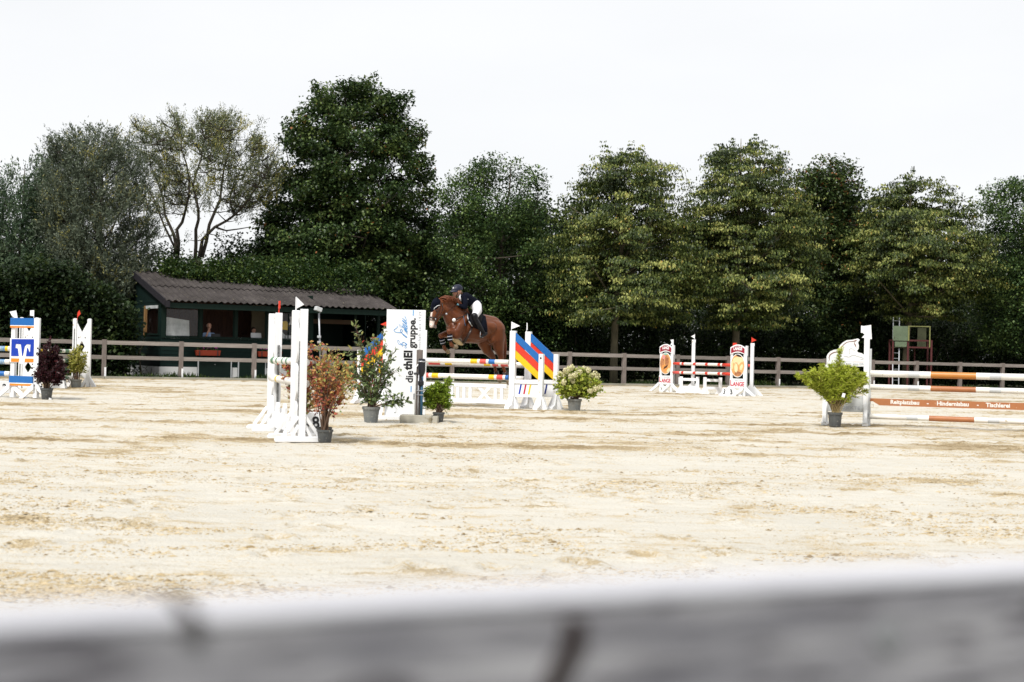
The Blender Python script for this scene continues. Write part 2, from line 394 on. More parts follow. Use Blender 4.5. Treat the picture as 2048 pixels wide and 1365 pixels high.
def organic(name, caps, mats, parent, world_of=None, voxel=0.014, smooth=6, post=None):
    mb = capsule_mesh(caps)
    ob = link('tmp', mb.mesh('tmp', mats[0]))
    rm = ob.modifiers.new('r', 'REMESH'); rm.mode = 'VOXEL'; rm.voxel_size = voxel
    sm = ob.modifiers.new('s', 'SMOOTH'); sm.factor = 0.5; sm.iterations = smooth
    dg = bpy.context.evaluated_depsgraph_get(); dg.update()
    me = bpy.data.meshes.new_from_object(ob.evaluated_get(dg)); bpy.data.objects.remove(ob)
    me.name = name; me.materials.clear()
    for m in mats: me.materials.append(m)
    nf = len(me.polygons); c = np.empty(nf * 3); me.polygons.foreach_get('center', c); c = c.reshape(-1, 3)
    best = np.full(nf, 1e9); mi = np.zeros(nf, int)
    for p0, r0, p1, r1, k in caps:
        a = np.array(p0); d = np.array(p1) - a; LL = max(float(d @ d), 1e-9)
        t = np.clip(((c - a) @ d) / LL, 0, 1)
        dist = np.linalg.norm(c - (a + t[:, None] * d), axis=1) - (r0 + (r1 - r0) * t)
        w = dist < best; best[w] = dist[w]; mi[w] = k
    if post is not None: mi = post(c, mi)
    me.polygons.foreach_set('material_index', mi.astype(np.int32)); me.polygons.foreach_set('use_smooth', [True] * nf)
    if world_of is not None:
        Mi = Matrix.Translation(world_of.location) @ world_of.rotation_euler.to_matrix().to_4x4()
        Mi.invert(); me.transform(Mi)
    me.update()
    return link(name, me, parent)
def chain(pts, rad, mi=0):
    if not hasattr(mi, '__len__'): mi = [mi] * (len(pts) - 1)
    return [(pts[i], rad[i], pts[i + 1], rad[i + 1], mi[i]) for i in range(len(pts) - 1)]

# ------------------------------------------------------------------ leaves
def unit(a): return a / np.maximum(np.linalg.norm(a, axis=1, keepdims=True), 1e-9)
def leaves(name, c, d, nrm, L, W, tint, m, parent=None, offset=None, extra=None):
    """one small folded blade per leaf: c centre, d direction of the midrib, nrm face normal"""
    N = len(c); d = unit(d); s = unit(np.cross(d, nrm)); nn = np.cross(s, d)
    L = np.broadcast_to(np.asarray(L, float), (N,))[:, None]; W = np.broadcast_to(np.asarray(W, float), (N,))[:, None]
    v = np.empty((N, 4, 3))
    v[:, 0] = c - d * L * 0.5; v[:, 1] = c + s * W * 0.5 + nn * W * 0.12 - d * L * 0.06
    v[:, 2] = c + d * L * 0.5 - nn * L * 0.1; v[:, 3] = c - s * W * 0.5 + nn * W * 0.12 - d * L * 0.06
    if offset is not None: v = v - np.asarray(offset, float)
    me = bpy.data.meshes.new(name); me.vertices.add(N * 4); me.vertices.foreach_set('co', v.reshape(-1))
    me.loops.add(N * 4); me.loops.foreach_set('vertex_index', np.arange(N * 4, dtype=np.int32))
    me.polygons.add(N); me.polygons.foreach_set('loop_start', np.arange(0, N * 4, 4, dtype=np.int32))
    me.materials.append(m)
    at = me.attributes.new('tint', 'FLOAT', 'FACE'); at.data.foreach_set('value', np.clip(tint, 0, 1).astype(np.float32))
    me.update(calc_edges=True)
    return link(name, me, parent)

# ================================================================== ground
FO, FE = gx(208, 49.5), gx(2005, 64.0)
FANG = math.atan2(FE.y - FO.y, FE.x - FO.x)
FN = Frame(FO, FANG)                       # line of the far fence
def ground_mat(name, pale, brown, dark):
    m = bpy.data.materials.new(name); m.use_nodes = True
    n, l = m.node_tree.nodes, m.node_tree.links
    b = n['Principled BSDF']; b.inputs['Roughness'].default_value = 0.92; b.inputs['Specular IOR Level'].default_value = 0.15
    tc = n.new('ShaderNodeTexCoord'); at = n.new('ShaderNodeAttribute'); at.attribute_name = 'dug'
    def noise(s, d=6, rgh=0.6, st=(1, 1, 1)):
        mp = n.new('ShaderNodeMapping'); mp.inputs['Scale'].default_value = st
        l.new(tc.outputs['Object'], mp.inputs['Vector'])
        o = n.new('ShaderNodeTexNoise'); o.inputs['Scale'].default_value = s; o.inputs['Detail'].default_value = d; o.inputs['Roughness'].default_value = rgh
        l.new(mp.outputs['Vector'], o.inputs['Vector']); return o.outputs['Fac']
    def ramp(f, a, b_, ca, cb):
        r = n.new('ShaderNodeValToRGB'); r.color_ramp.elements[0].position = a; r.color_ramp.elements[1].position = b_
        r.color_ramp.elements[0].color = (*ca, 1); r.color_ramp.elements[1].color = (*cb, 1); l.new(f, r.inputs['Fac']); return r.outputs['Color']
    def mix(f, a, b_):
        x = n.new('ShaderNodeMix'); x.data_type = 'RGBA'; l.new(f, x.inputs[0]); l.new(a, x.inputs[6]); l.new(b_, x.inputs[7]); return x.outputs[2]
    def mth(op, a, b_):
        x = n.new('ShaderNodeMath'); x.operation = op
        for i, q in enumerate((a, b_)):
            if isinstance(q, float): x.inputs[i].default_value = q
            else: l.new(q, x.inputs[i])
        x.use_clamp = False; return x.outputs[0]
    base = ramp(noise(0.7), 0.35, 0.7, tuple(c * 0.9 for c in pale), pale)
    fine = noise(5.0, 9, 0.72, (0.45, 2.2, 1)); fine2 = noise(55.0, 3, 0.6)
    k = mth('ADD', mth('MULTIPLY', at.outputs['Fac'], 0.30), mth('ADD', mth('MULTIPLY', fine, 0.78), mth('MULTIPLY', fine2, 0.45)))
    msk = ramp(k, 0.72, 0.81, (0, 0, 0), (1, 1, 1))
    k0 = mth('ADD', mth('MULTIPLY', noise(3.6, 8, 0.75, (0.45, 2.0, 1)), 0.75), mth('ADD', mth('MULTIPLY', noise(45, 4, 0.8, (.8, 1.3, 1)), 0.62), mth('MULTIPLY', at.outputs['Fac'], 0.16)))
    base = mix(ramp(k0, 0.735, 0.83, (0, 0, 0), (1, 1, 1)), base, ramp(noise(14), 0.3, 0.7, tuple(q * 1.05 for q in brown), tuple(q * 1.25 for q in brown)))
    c = mix(msk, base, ramp(noise(6), 0.3, 0.7, tuple(q * 0.82 for q in brown), brown))
    k2 = mth('ADD', mth('MULTIPLY', at.outputs['Fac'], 0.32), mth('ADD', mth('MULTIPLY', noise(16, 5, 0.65, (.7, 1.6, 1)), 0.62), mth('MULTIPLY', fine2, 0.3)))
    c = mix(ramp(k2, 0.66, 0.76, (0, 0, 0), (1, 1, 1)), c, ramp(noise(3), 0.3, 0.7, dark, dark))
    l.new(c, b.inputs['Base Color'])
    bp = n.new('ShaderNodeBump'); bp.inputs['Strength'].default_value = 0.9; bp.inputs['Distance'].default_value = 0.02
    l.new(mth('ADD', noise(28, 6, 0.7), noise(6, 4, 0.6)), bp.inputs['Height']); l.new(bp.outputs['Normal'], b.inputs['Normal'])
    return m
SAND = ground_mat('riding arena sand', (0.565, 0.54, 0.475), (0.41, 0.33, 0.205), (0.24, 0.18, 0.1))

def dug(x, y):
    """how torn up the sand is: harrow bands running roughly along the arena, hoof patches"""
    a = 0.07; xr = x * math.cos(a) + y * math.sin(a); yr = -x * math.sin(a) + y * math.cos(a)
    wv = yr + 0.5 * np.sin(xr * 0.22) + 0.35 * fbm(xr * 0.3, yr * 0.3, 3)
    bands = fbm(xr * 0.10, wv * 0.85, 5, 3)
    patch = fbm(x * 0.9, y * 1.3, 9, 4)
    b2 = fbm(xr * 0.22 + 3, wv * 2.2, 15, 3)
    d = np.clip((bands - 0.5) * 2.6, -0.6, 1) * 0.55 + np.clip((patch - 0.53) * 3.4, -0.4, 1) * 0.45 + np.clip((b2 - 0.55) * 3, -0.3, 1) * 0.35 + 0.22
    d = d * np.clip((y + 6) / 22.0, 0.45, 1.0)
    return np.clip(d, 0, 1)
def relief(x, y):
    d = dug(x, y)
    h = (fbm(x * 0.5, y * 0.5, 21, 3) - 0.5) * 0.03
    f = fbm(x * 4.0, y * 7.5, 31, 4, 0.62); h = h + (f - 0.5) * (0.026 + 0.06 * d)
    hoof = vnoise(x * 2.3, y * 2.3, None, 41); h = h - np.clip(hoof - 0.78, 0, 1) * 0.09 * (0.3 + d)
    rak = np.abs(((y * 4.2 + 0.8 * fbm(x * 0.4, y * 0.4, 77)) % 1) - 0.5) - 0.25
    h = h + rak * 0.012 * (1 - d * 0.6)
    h = h + prints(x, y)[0]
    return h
def prints(x, y):
    """hoof prints: shallow bowls with a pushed up rim, one here and there in each half metre"""
    cs = 0.42; ci, cj = np.floor(x / cs), np.floor(y / cs); H_ = np.zeros_like(x); D_ = np.zeros_like(x)
    for di in (-1, 0, 1):
        for dj in (-1, 0, 1):
            a, b = (ci + di).astype(np.int64), (cj + dj).astype(np.int64); o = a * 0
            px_ = (a + _hash(a, b, o, 1)) * cs; py_ = (b + _hash(a, b, o, 2)) * cs; on = _hash(a, b, o, 3) < 0.2 + 0.5 * vnoise(px_ * .35, py_ * .5, None, 66)
            d = np.hypot(x - px_, (y - py_) * .9) / (0.075 + 0.035 * _hash(a, b, o, 4)); s_ = .5 + _hash(a, b, o, 5)
            H_ += on * s_ * (-0.030 * np.exp(-(d * 1.25) ** 4) + 0.016 * np.exp(-((d - 1.35) / .32) ** 2)); D_ += on * s_ * .35 * np.exp(-(d / 1.5) ** 2)
    return H_, D_
def sand_sheet():
    NR, NC = 700, 480
    Y = 2.0 * (68.0 / 2.0) ** (np.linspace(0, 1, NR)); T = np.linspace(-1, 1, NC)
    YY = np.repeat(Y[:, None], NC, 1); XX = T[None, :] * (YY * 0.48 + 3.0)
    x, y = XX.ravel(), YY.ravel()
    z = relief(x, y); dg = np.clip(dug(x, y) + prints(x, y)[1], 0, 1)
    # the sand ends behind the kerb of the far side
    s = (x - FO.x) * FN.v.x + (y - FO.y) * FN.v.y; m = s > -0.25
    z[m] = -0.08
    wall = np.exp(-((s + 0.75) / 0.3) ** 2); z = z + wall * 0.05 * (~m); dg = np.clip(dg + wall * 0.8, 0, 1)
    co = np.stack([x, y, z], 1)
    i = np.arange(NR * NC).reshape(NR, NC); q = np.stack([i[:-1, :-1], i[:-1, 1:], i[1:, 1:], i[1:, :-1]], -1).reshape(-1, 4)
    me = bpy.data.meshes.new('arena_sand'); me.vertices.add(len(co)); me.vertices.foreach_set('co', co.ravel())
    me.loops.add(q.size); me.loops.foreach_set('vertex_index', q.ravel().astype(np.int32))
    me.polygons.add(len(q)); me.polygons.foreach_set('loop_start', np.arange(0, q.size, 4, dtype=np.int32))
    me.polygons.foreach_set('use_smooth', np.ones(len(q), bool))
    at = me.attributes.new('dug', 'FLOAT', 'POINT'); at.data.foreach_set('value', dg.astype(np.float32))
    me.materials.append(SAND); me.update(calc_edges=True)
    tag(link('arena_sand', me), 'pale trodden riding arena sand with brown hoof churned streaks', kind='structure')
sand_sheet()
GROUNDM = mat('field soil and grass', (0.06, 0.07, 0.03), 0.95, c2=(0.035, 0.03, 0.018), scale=0.6, bump=0.02)
mb = MB(); mb.add([(-1500, -1500, -0.15), (1500, -1500, -0.15), (1500, 1500, -0.15), (-1500, 1500, -0.15)], [(0, 1, 2, 3)])
tag(mb.build('ground', GROUNDM), 'dark ground and meadow around the arena', kind='structure')
mb = MB()
a_, b_ = FN.w(-60, -0.12, 0.02), FN.w(110, -0.12, 0.02); c_, d_ = FN.w(110, 60, 0.05), FN.w(-60, 60, 0.05)
mb.add([a_, b_, c_, d_], [(0, 1, 2, 3)])
tag(mb.build('verge', GROUNDM), 'dark weedy strip of ground behind the far kerb', kind='structure')

# clods of torn sand
def clods(N=100000):
    u = rng.random(N * 7); Y = 4.2 * (46 / 4.2) ** u; X = (rng.random(N * 7) * 2 - 1) * (Y * 0.42 + 0.6)
    keep = rng.random(N * 7) < (.25 + dug(X, Y)) * 1.3 * np.clip(fbm(X * .9, Y * 2.3, 93, 4, .6) * 9 - 4.7, .015, 1) * np.clip((Y - 1) / 10, .3, 1)
    s_ = (X - FO.x) * FN.v.x + (Y - FO.y) * FN.v.y; keep &= s_ < -0.7
    X, Y = X[keep][:N], Y[keep][:N]; N = len(X)
    jx = rng.normal(0, .05, N); X = X + jx
    r = 0.0025 + 0.0055 * rng.random(N) + 0.013 * rng.random(N) ** 24
    base = np.array([(1, 0, -.3), (0, 1, -.3), (-1, 0, -.3), (0, -1, -.3), (0.1, 0, 0.8)])
    v = base[None] * (0.6 + 0.7 * rng.random((N, 5, 1))) * r[:, None, None]
    v[:, :, 0] *= 1.8; v[:, :, 2] *= .7
    v += np.stack([X, Y, relief(X, Y) + r * 0.25], 1)[:, None, :]
    f = np.array([(0, 1, 4), (1, 2, 4), (2, 3, 4), (3, 0, 4)])
    F = (f[None] + 5 * np.arange(N)[:, None, None]).reshape(-1, 3)
    me = bpy.data.meshes.new('sand_clods'); me.vertices.add(N * 5); me.vertices.foreach_set('co', v.ravel())
    me.loops.add(F.size); me.loops.foreach_set('vertex_index', F.ravel().astype(np.int32))
    me.polygons.add(len(F)); me.polygons.foreach_set('loop_start', np.arange(0, F.size, 3, dtype=np.int32))
    at = me.attributes.new('tint', 'FLOAT', 'FACE'); at.data.foreach_set('value', np.repeat(rng.random(N), 4).astype(np.float32))
    me.materials.append(leafmat('clod', [(0, (0.17, 0.12, 0.055)), (0.3, (0.36, 0.275, 0.15)), (1, (0.54, 0.45, 0.3))], 0.95, 0.0, 1.0))
    me.update(calc_edges=True)
    tag(link('sand_clods', me), 'small brown clods of sand scattered over the arena', kind='stuff')
clods()

# ================================================================== near fence under the camera
RA, RB = Vector((-0.1595, 0.443, 0)), Vector((0.2185, 0.607, 0))
RANG = math.atan2(RB.y - RA.y, RB.x - RA.x)
NF = Frame(RA, RANG)
near = thing('near_fence', 'blurred grey weathered fence rail close in front of the camera', 'fence', NF)
NWOOD = mat('sun bleached near rail wood', (0.4, 0.395, 0.41), 0.6, spec=.3, c2=(0.1, 0.1, 0.12), scale=7, var=0.3, stretch=(1.0, 7, 7), bump=0.002, spots=(20, .56, (.07, .065, .075)))
mb = MB(); mb.bx(-1.1, 1.6, 0, 0.042, 0.985, 1.109); mb.build('top_rail', NWOOD, near, bevel=0.003)
mb = MB(); mb.bx(-1.1, 1.6, -0.001, 0.043, 1.1092, 1.1112); mb.build('lit_top_strip', mat('lilac white painted sky light', (0.58, 0.58, 0.61), 0.5, c2=(0.36, 0.36, 0.39), scale=9, stretch=(1, 4, 4)), near)  # added thin strip: sky light on the rail top put into its pale colour
mb = MB(); mb.bx(-1.1, 1.6, 0, 0.042, 0.52, 0.64); mb.build('lower_rail', NWOOD, near, bevel=0.003)
for u in (-1.0, 1.5):
    mb = MB(); mb.bx(u - 0.06, u + 0.06, 0.043, 0.163, -0.1, 1.14); mb.build('post', NWOOD, near, bevel=0.004)
mb = MB(); mb.plate([NF.at(x, y) for x, y in ((1128, 1232), (1165, 1236), (1168, 1290), (1135, 1350), (1108, 1400), (1070, 1420), (1095, 1340), (1128, 1280))], -0.0015, 0.002); mb.build('crack', mat('dark split in wood', (0.02, 0.009, 0.006), 0.9), near)
ku = NF.at(385, 1250)[0]; mb = MB(); mb.bx(ku - .0025, ku + .0025, -0.0022, 0.0435, 1.104, 1.1122); mb.build('knot', mat('dark knot', (0.05, 0.045, 0.04), 0.9), near)
mb = MB(); mb.plate([(NF.at(1770, 1270)[0] + 0.006 * math.cos(t), NF.at(1770, 1270)[1] + 0.006 * math.sin(t)) for t in np.linspace(0, 6.28, 13)[:-1]], -0.002, 0.001); mb.build('screw_head', METAL, near)

# ================================================================== far kerb and fence
kerb = thing('kerb', 'low weathered concrete kerb edging the far side of the sand', 'kerb', FN)
ks = MB(); ks.bx(0, 1.99, -0.42, -0.30, -0.1, 0.115); ksm = ks.mesh('kerb_stone', KERB)
for i in range(-8, 26):
    link('kerb_stone', ksm, kerb, (i * 2.0, 0, 0))
fence = thing('wooden_fence', 'long weathered grey two rail wooden fence along the far side of the arena', 'fence', FN)
px_posts = [-112, 47, 208, 362, 508, 648, 779, 904, 1025, 1139, 1248, 1355, 1456, 1556, 1651, 1745, 1833, 1920, 2005, 2088, 2168]
up = [FN.at(p, 720)[0] for p in px_posts]
top = lambda u: 1.39 - 0.0032 * u
pm = MB(); pm.bx(-0.075, 0.075, -0.07, 0.07, -0.1, 1.39); pmesh = pm.mesh('post', WOODP)
rm_ = MB(); rm_.bx(0, 1, -0.035, 0.035, -0.07, 0.07); rmesh = rm_.mesh('rail', WOODG)
shoe = MB(); shoe.bx(0.015, 0.078, -0.083, -0.073, 0.0, 0.42); shm = shoe.mesh('post_plate', WHITE)
for i, u in enumerate(up):
    p = link('post', pmesh, fence, (u, 0.0, 0), (0, 0, random.uniform(-.05, .05))); p.scale = (1, 1, top(u) / 1.39)
    if px_posts[i] in (208, 362, 508, 648, 1025, 1355, 1556, 1745, 1833, 904):
        link('post_plate', shm, p)
    if i + 1 < len(up):
        L = up[i + 1] - u; sl = (top(up[i + 1]) - top(u)) / L
        for dz in (0.105, 0.62):
            r = link('rail', rmesh, fence, (u + 0.076, -0.02 + random.uniform(-.01, .01), top(u) - dz), (0, -math.atan(sl), 0)); r.scale = (L - 0.152, 1, random.uniform(.93, 1.05))

# ================================================================== judges' hut
HO, HE = gx(321, 52.5), gx(770, 57.3)
HANG = math.atan2(HE.y - HO.y, HE.x - HO.x)
H = Frame(HO, HANG)
hut = thing('judges_hut', 'dark green timber judges hut with grey corrugated roof behind the fence', 'hut', H)
DEP = 4.1; LEN = 9.0; RV = 3.3
def zroof(v): return 2.86 + (4.04 - 2.86) * (v + 0.8) / (RV + 0.8) if v <= RV else 4.04 - (v - RV) * 0.42
mb = MB(); mb.bx(0.02, LEN, 0.02, DEP, -0.1, 0.08); mb.build('floor', WOODB, hut)
# plinth, each piece of painted masonry
for a0, a1 in ((0.0, 1.40), (2.78, 2.98), (4.14, 6.1)):
    mb = MB(); mb.bx(a0 + .003, a1, -0.03, 0.10, -0.1, 0.44); mb.build('plinth_block', PLINTH, hut, bevel=0.004)
mb = MB(); mb.bx(-0.033, 0.0, -0.03, DEP, -0.1, 0.44); mb.build('plinth_block', PLINTH, hut)
# horse head drawn on the side plinth
SK = mat('charcoal drawing', (0.05, 0.05, 0.055), 0.9, c2=(0.5, 0.5, 0.5), scale=9, var=0.12)
dr = MB()
def dstroke(pts, r=0.02):
    P = [(-0.036, q[0], q[1]) for q in pts]
    for i in range(len(P) - 1): dr.beam(P[i], P[i + 1], r * 1.1, 0.004, up=(1, 0, 0))
dstroke([(2.9, 0.04), (2.75, .2), (2.5, .33), (2.2, .39), (1.8, .37), (1.45, .27), (1.2, .1), (1.1, .03)], .03)
dstroke([(1.05, .2), (.95, .32), (.9, .4), (.88, .25), (.98, .13), (1.05, .2)], .035)
for k in range(26):
    y0 = random.uniform(1.2, 2.8); z0 = random.uniform(.04, .3); dstroke([(y0, z0), (y0 + random.uniform(-.25, .25), z0 + random.uniform(-.1, .1))], random.uniform(.01, .04))
for k in range(6): dstroke([(3.0 + k * .09, .04), (3.03 + k * .08 + random.uniform(-.1, .1), random.uniform(.2, .5))], .018)
dstroke([(1.9, .04), (1.75, .13), (1.5, .12), (1.35, .04)], .05)
dr.build('horse_head_drawing', SK, hut)
# boards of the front: below the sill, round the windows
def boards(u0, u1, z0, z1, v=0.0, name='board', h=0.145, m=GBOARD):
    n = max(1, round((z1 - z0) / h)); hh = (z1 - z0) / n
    for i in range(n):
        mb = MB()
        y = v; zz = z0 + i * hh
        mb.add([(u0, y - 0.022, zz), (u1, y - 0.022, zz), (u1, y - 0.008, zz + hh - .004), (u0, y - 0.008, zz + hh - .004),
                (u0, y + 0.02, zz), (u1, y + 0.02, zz), (u1, y + 0.02, zz + hh - .004), (u0, y + 0.02, zz + hh - .004)],
               [(0, 1, 2, 3), (5, 4, 7, 6), (4, 0, 3, 7), (1, 5, 6, 2), (4, 5, 1, 0), (3, 2, 6, 7)])
        mb.build(name, m, hut)
boards(0.0, 6.05, 0.445, 1.5)
mb = MB(); mb.bx(0.0, 6.05, -0.05, 0.05, 1.503, 1.56); mb.build('sill', GPANEL, hut, bevel=0.004)
# side wall with window opening
def sboards(v0, v1, z0, z1, h=0.145):
    n = max(1, round((z1 - z0) / h)); hh = (z1 - z0) / n
    for i in range(n):
        zz = z0 + i * hh; mb = MB()
        mb.add([(-0.022, v0, zz), (-0.022, v1, zz), (-0.008, v1, zz + hh - .004), (-0.008, v0, zz + hh - .004),
                (0.02, v0, zz), (0.02, v1, zz), (0.02, v1, zz + hh - .004), (0.02, v0, zz + hh - .004)],
               [(1, 0, 3, 2), (4, 5, 6, 7), (0, 4, 7, 3), (5, 1, 2, 6), (4, 0, 1, 5), (3, 7, 6, 2)])
        mb.build('board', GBOARD, hut)
sboards(0.0, DEP, 0.445, 1.6); sboards(0.0, 0.2, 1.6, 2.75); sboards(2.0, DEP, 1.6, 2.95); sboards(0.2, 2.0, 2.72, 2.95); sboards(0.0, .2, 2.75, 2.95)
gb = MB(); gb.add([(-0.012, 0.0, 2.95), (-0.012, DEP, 2.95), (-0.012, DEP, zroof(DEP) - .1), (-0.012, RV, zroof(RV) - .1), (-0.012, 0.0, zroof(0) - .1),
                   (0.012, 0.0, 2.95), (0.012, DEP, 2.95), (0.012, DEP, zroof(DEP) - .1), (0.012, RV, zroof(RV) - .1), (0.012, 0.0, zroof(0) - .1)],
                  [(0, 1, 2, 3, 4), (9, 8, 7, 6, 5), (0, 4, 9, 5), (1, 6, 7, 2), (2, 7, 8, 3), (3, 8, 9, 4), (0, 5, 6, 1)])
gb.build('gable', GBOARD, hut)
sw = thing_part = MB(); sw.bx(-0.05, 0.03, 1.82, 2.0, 1.603, 2.717); swo = sw.build('side_window_frame', WOODY, hut)
mb = MB(); mb.bx(-0.045, 0.03, 0.2, 0.26, 1.603, 2.717); mb.bx(-0.046, 0.03, 0.262, 1.818, 1.603, 1.66); mb.build('frame_bar', GPANEL, swo)
mb = MB(); mb.bx(-0.06, 0.02, 0.3, 1.75, 2.6, 2.715); mb.build('roller_blind', PAPER, swo)
mb = MB(); mb.bx(0.0, 0.004, 0.262, 1.818, 1.662, 2.6); mb.build('pane', glass, swo)
# posts between the windows and the head beam
for a0, a1 in ((0.0, 0.16), (1.44, 1.56), (2.82, 2.94), (4.1, 4.35), (5.52, 6.05)):
    mb = MB(); mb.bx(a0, a1, -0.04, 0.06, 1.562, 2.66); mb.build('window_post', GPANEL, hut, bevel=0.004)
mb = MB(); mb.bx(-0.06, LEN, -0.05, 0.07, 2.663, 2.82); mb.build('head_beam', GPANEL, hut, bevel=0.004)
mb = MB(); mb.bx(-0.09, LEN + .1, -0.76, -0.70, 2.60, 2.80); mb.build('eave_beam', GPANEL, hut, bevel=0.004)
for u in np.linspace(0.1, LEN - .1, 10):
    mb = MB(); mb.beam((u, -0.69, 2.80), (u, RV, 3.98), 0.06, 0.1); mb.build('rafter', GPANEL, hut)
# windows
for k, (a0, a1, gl) in enumerate(((0.16, 1.44, 1), (1.56, 2.82, 0), (2.94, 4.1, 0), (4.35, 5.52, 1))):
    mb = MB(); t = 0.035
    for x0, x1, z0, z1 in ((a0 + .002, a0 + t, 1.563, 2.66), (a1 - t, a1 - .002, 1.563, 2.66), (a0 + t, a1 - t, 1.563, 1.563 + t), (a0 + t, a1 - t, 2.66 - t, 2.66)):
        mb.bx(x0, x1, 0.0, 0.04, z0, z1)
    if k == 3: mb.bx(a0 + .66, a0 + .69, 0, 0.04, 1.60, 2.62)
    w = mb.build('window', GPANEL, hut)
    if gl: mb = MB(); mb.bx(a0 + t, a1 - t, 0.018, 0.022, 1.6, 2.62); mb.build('pane', glass, w)
# cupboard doors low in the front
for a0, a1 in ((1.46, 2.70), (3.04, 4.08)):
    mb = MB(); mb.bx(a0, a1, -0.055, -0.028, 0.0, 0.74); d = mb.build('cupboard_door', GPANEL, hut, bevel=0.004)
    for x in (a0 - 0.045, a1 + 0.005):
        mb = MB(); mb.bx(x, x + .04, -0.06, -0.02, -0.02, 0.76); mb.build('door_strip', LGREY, d)
    mb = MB(); mb.box(((a0 + a1) / 2, -.062, .55), (.05, .015, .02)); mb.build('handle', METAL, d)
# back wall of brown boards, each board
nb = 36
for i in range(nb):
    u = 0.05 + i * (6.0 / nb); mb = MB(); mb.bx(u, u + 6.0 / nb - .006, 2.35, 2.37, 0.08, 3.35)
    mb.build('inner_board', WOODB, hut)
mb = MB(); mb.bx(0.03, 0.05, 2.05, 2.36, 0.08, 3.3); mb.build('inner_side_panel', WOODB, hut)
cu0, cu1 = H.at(503, 650, 1.6)[0], H.at(531, 650, 1.6)[0]; mb = MB(); mb.bx(cu0, cu1, 1.6, 1.63, 0.08, 2.9); mb.build('cream_panel', CREAM, hut)
mb = MB(); mb.bx(6.0, 6.05, 0.05, 2.4, 0.08, 3.3); mb.build('partition', GPANEL, hut)
mb = MB(); mb.bx(0.0, LEN, DEP - .02, DEP, 0.0, 3.6); mb.build('back_wall', GPANEL, hut)
mb = MB(); mb.bx(LEN - .04, LEN, 1.4, DEP - .03, 0.0, 3.3); mb.build('end_wall', GPANEL, hut)
mb = MB(); mb.bx(6.45, 8.31, 1.1, 1.16, 2.24, 2.42); mb.build('lintel', mat('dull brown lintel', (0.09, 0.055, 0.033), 0.8), hut, bevel=0.004)
for u in (6.3, 8.40, 8.9):
    mb = MB(); mb.bx(u - .06, u + .06, 0.0, 0.12, 0, 2.66) if u > 8.5 else mb.bx(u - .06, u + .06, 1.1, 1.22, 0, 3.2); mb.build('porch_post', GPANEL, hut)
mb = MB(); mb.bx(6.05, 8.9, 3.4, 3.43, 0.0, 3.2); mb.build('porch_wall', GPANEL, hut)
# shelf behind the windows
mb = MB(); mb.bx(0.2, 5.9, 0.07, 0.75, 1.46, 1.5); mb.build('counter', WOODB, hut)
# corrugated roof: sheets in two courses, each sheet a piece; real waves
def sheet(u0, u1, v0, v1, dz, name='roof_sheet'):
    mb = MB(); pitch = 0.25; n = int((u1 - u0) / pitch * 8); vs = []
    for v in (v0, v1):
        for t in (0, 1):
            for i in range(n + 1):
                u = u0 + (u1 - u0) * i / n
                vs.append((u, v, zroof(v) + dz + 0.028 * math.cos(2 * math.pi * u / pitch) - t * 0.012))
    k = n + 1; fs = []
    for i in range(n):
        fs += [(i, i + 1, 2 * k + i + 1, 2 * k + i), (k + i + 1, k + i, 3 * k + i, 3 * k + i + 1), (i + 1, i, k + i, k + i + 1), (2 * k + i, 2 * k + i + 1, 3 * k + i + 1, 3 * k + i)]
    mb.add(vs, fs); return mb.build(name, ROOF, hut)
US = np.linspace(-0.12, LEN + .22, 10)
for i in range(9):
    sheet(US[i], US[i + 1] + .06, -0.84, 1.35, 0.03 + 0.004 * (i % 2)); sheet(US[i], US[i + 1] + .06, 1.15, RV + .03, 0.062 + 0.004 * (i % 2))
    sheet(US[i], US[i + 1] + .06, RV - .03, 4.9, 0.075 + 0.004 * (i % 2))
# fascia boards of the left verge
for v0, v1 in ((-0.84, 1.3), (1.31, RV)):
    mb = MB(); mb.add([(-.17, v0, zroof(v0) - .17), (-.17, v1, zroof(v1) - .17), (-.17, v1, zroof(v1) + .09), (-.17, v0, zroof(v0) + .09),
                       (-.13, v0, zroof(v0) - .17), (-.13, v1, zroof(v1) - .17), (-.13, v1, zroof(v1) + .09), (-.13, v0, zroof(v0) + .09)],
                      [(1, 0, 3, 2), (4, 5, 6, 7), (0, 4, 7, 3), (5, 1, 2, 6), (4, 0, 1, 5), (3, 7, 6, 2)])
    mb.build('fascia_board', FASCIA, hut)
mb = MB(); mb.bx(-.128, .04, -.86, -.80, 2.62, 2.86); mb.build('fascia_board', FASCIA, hut)

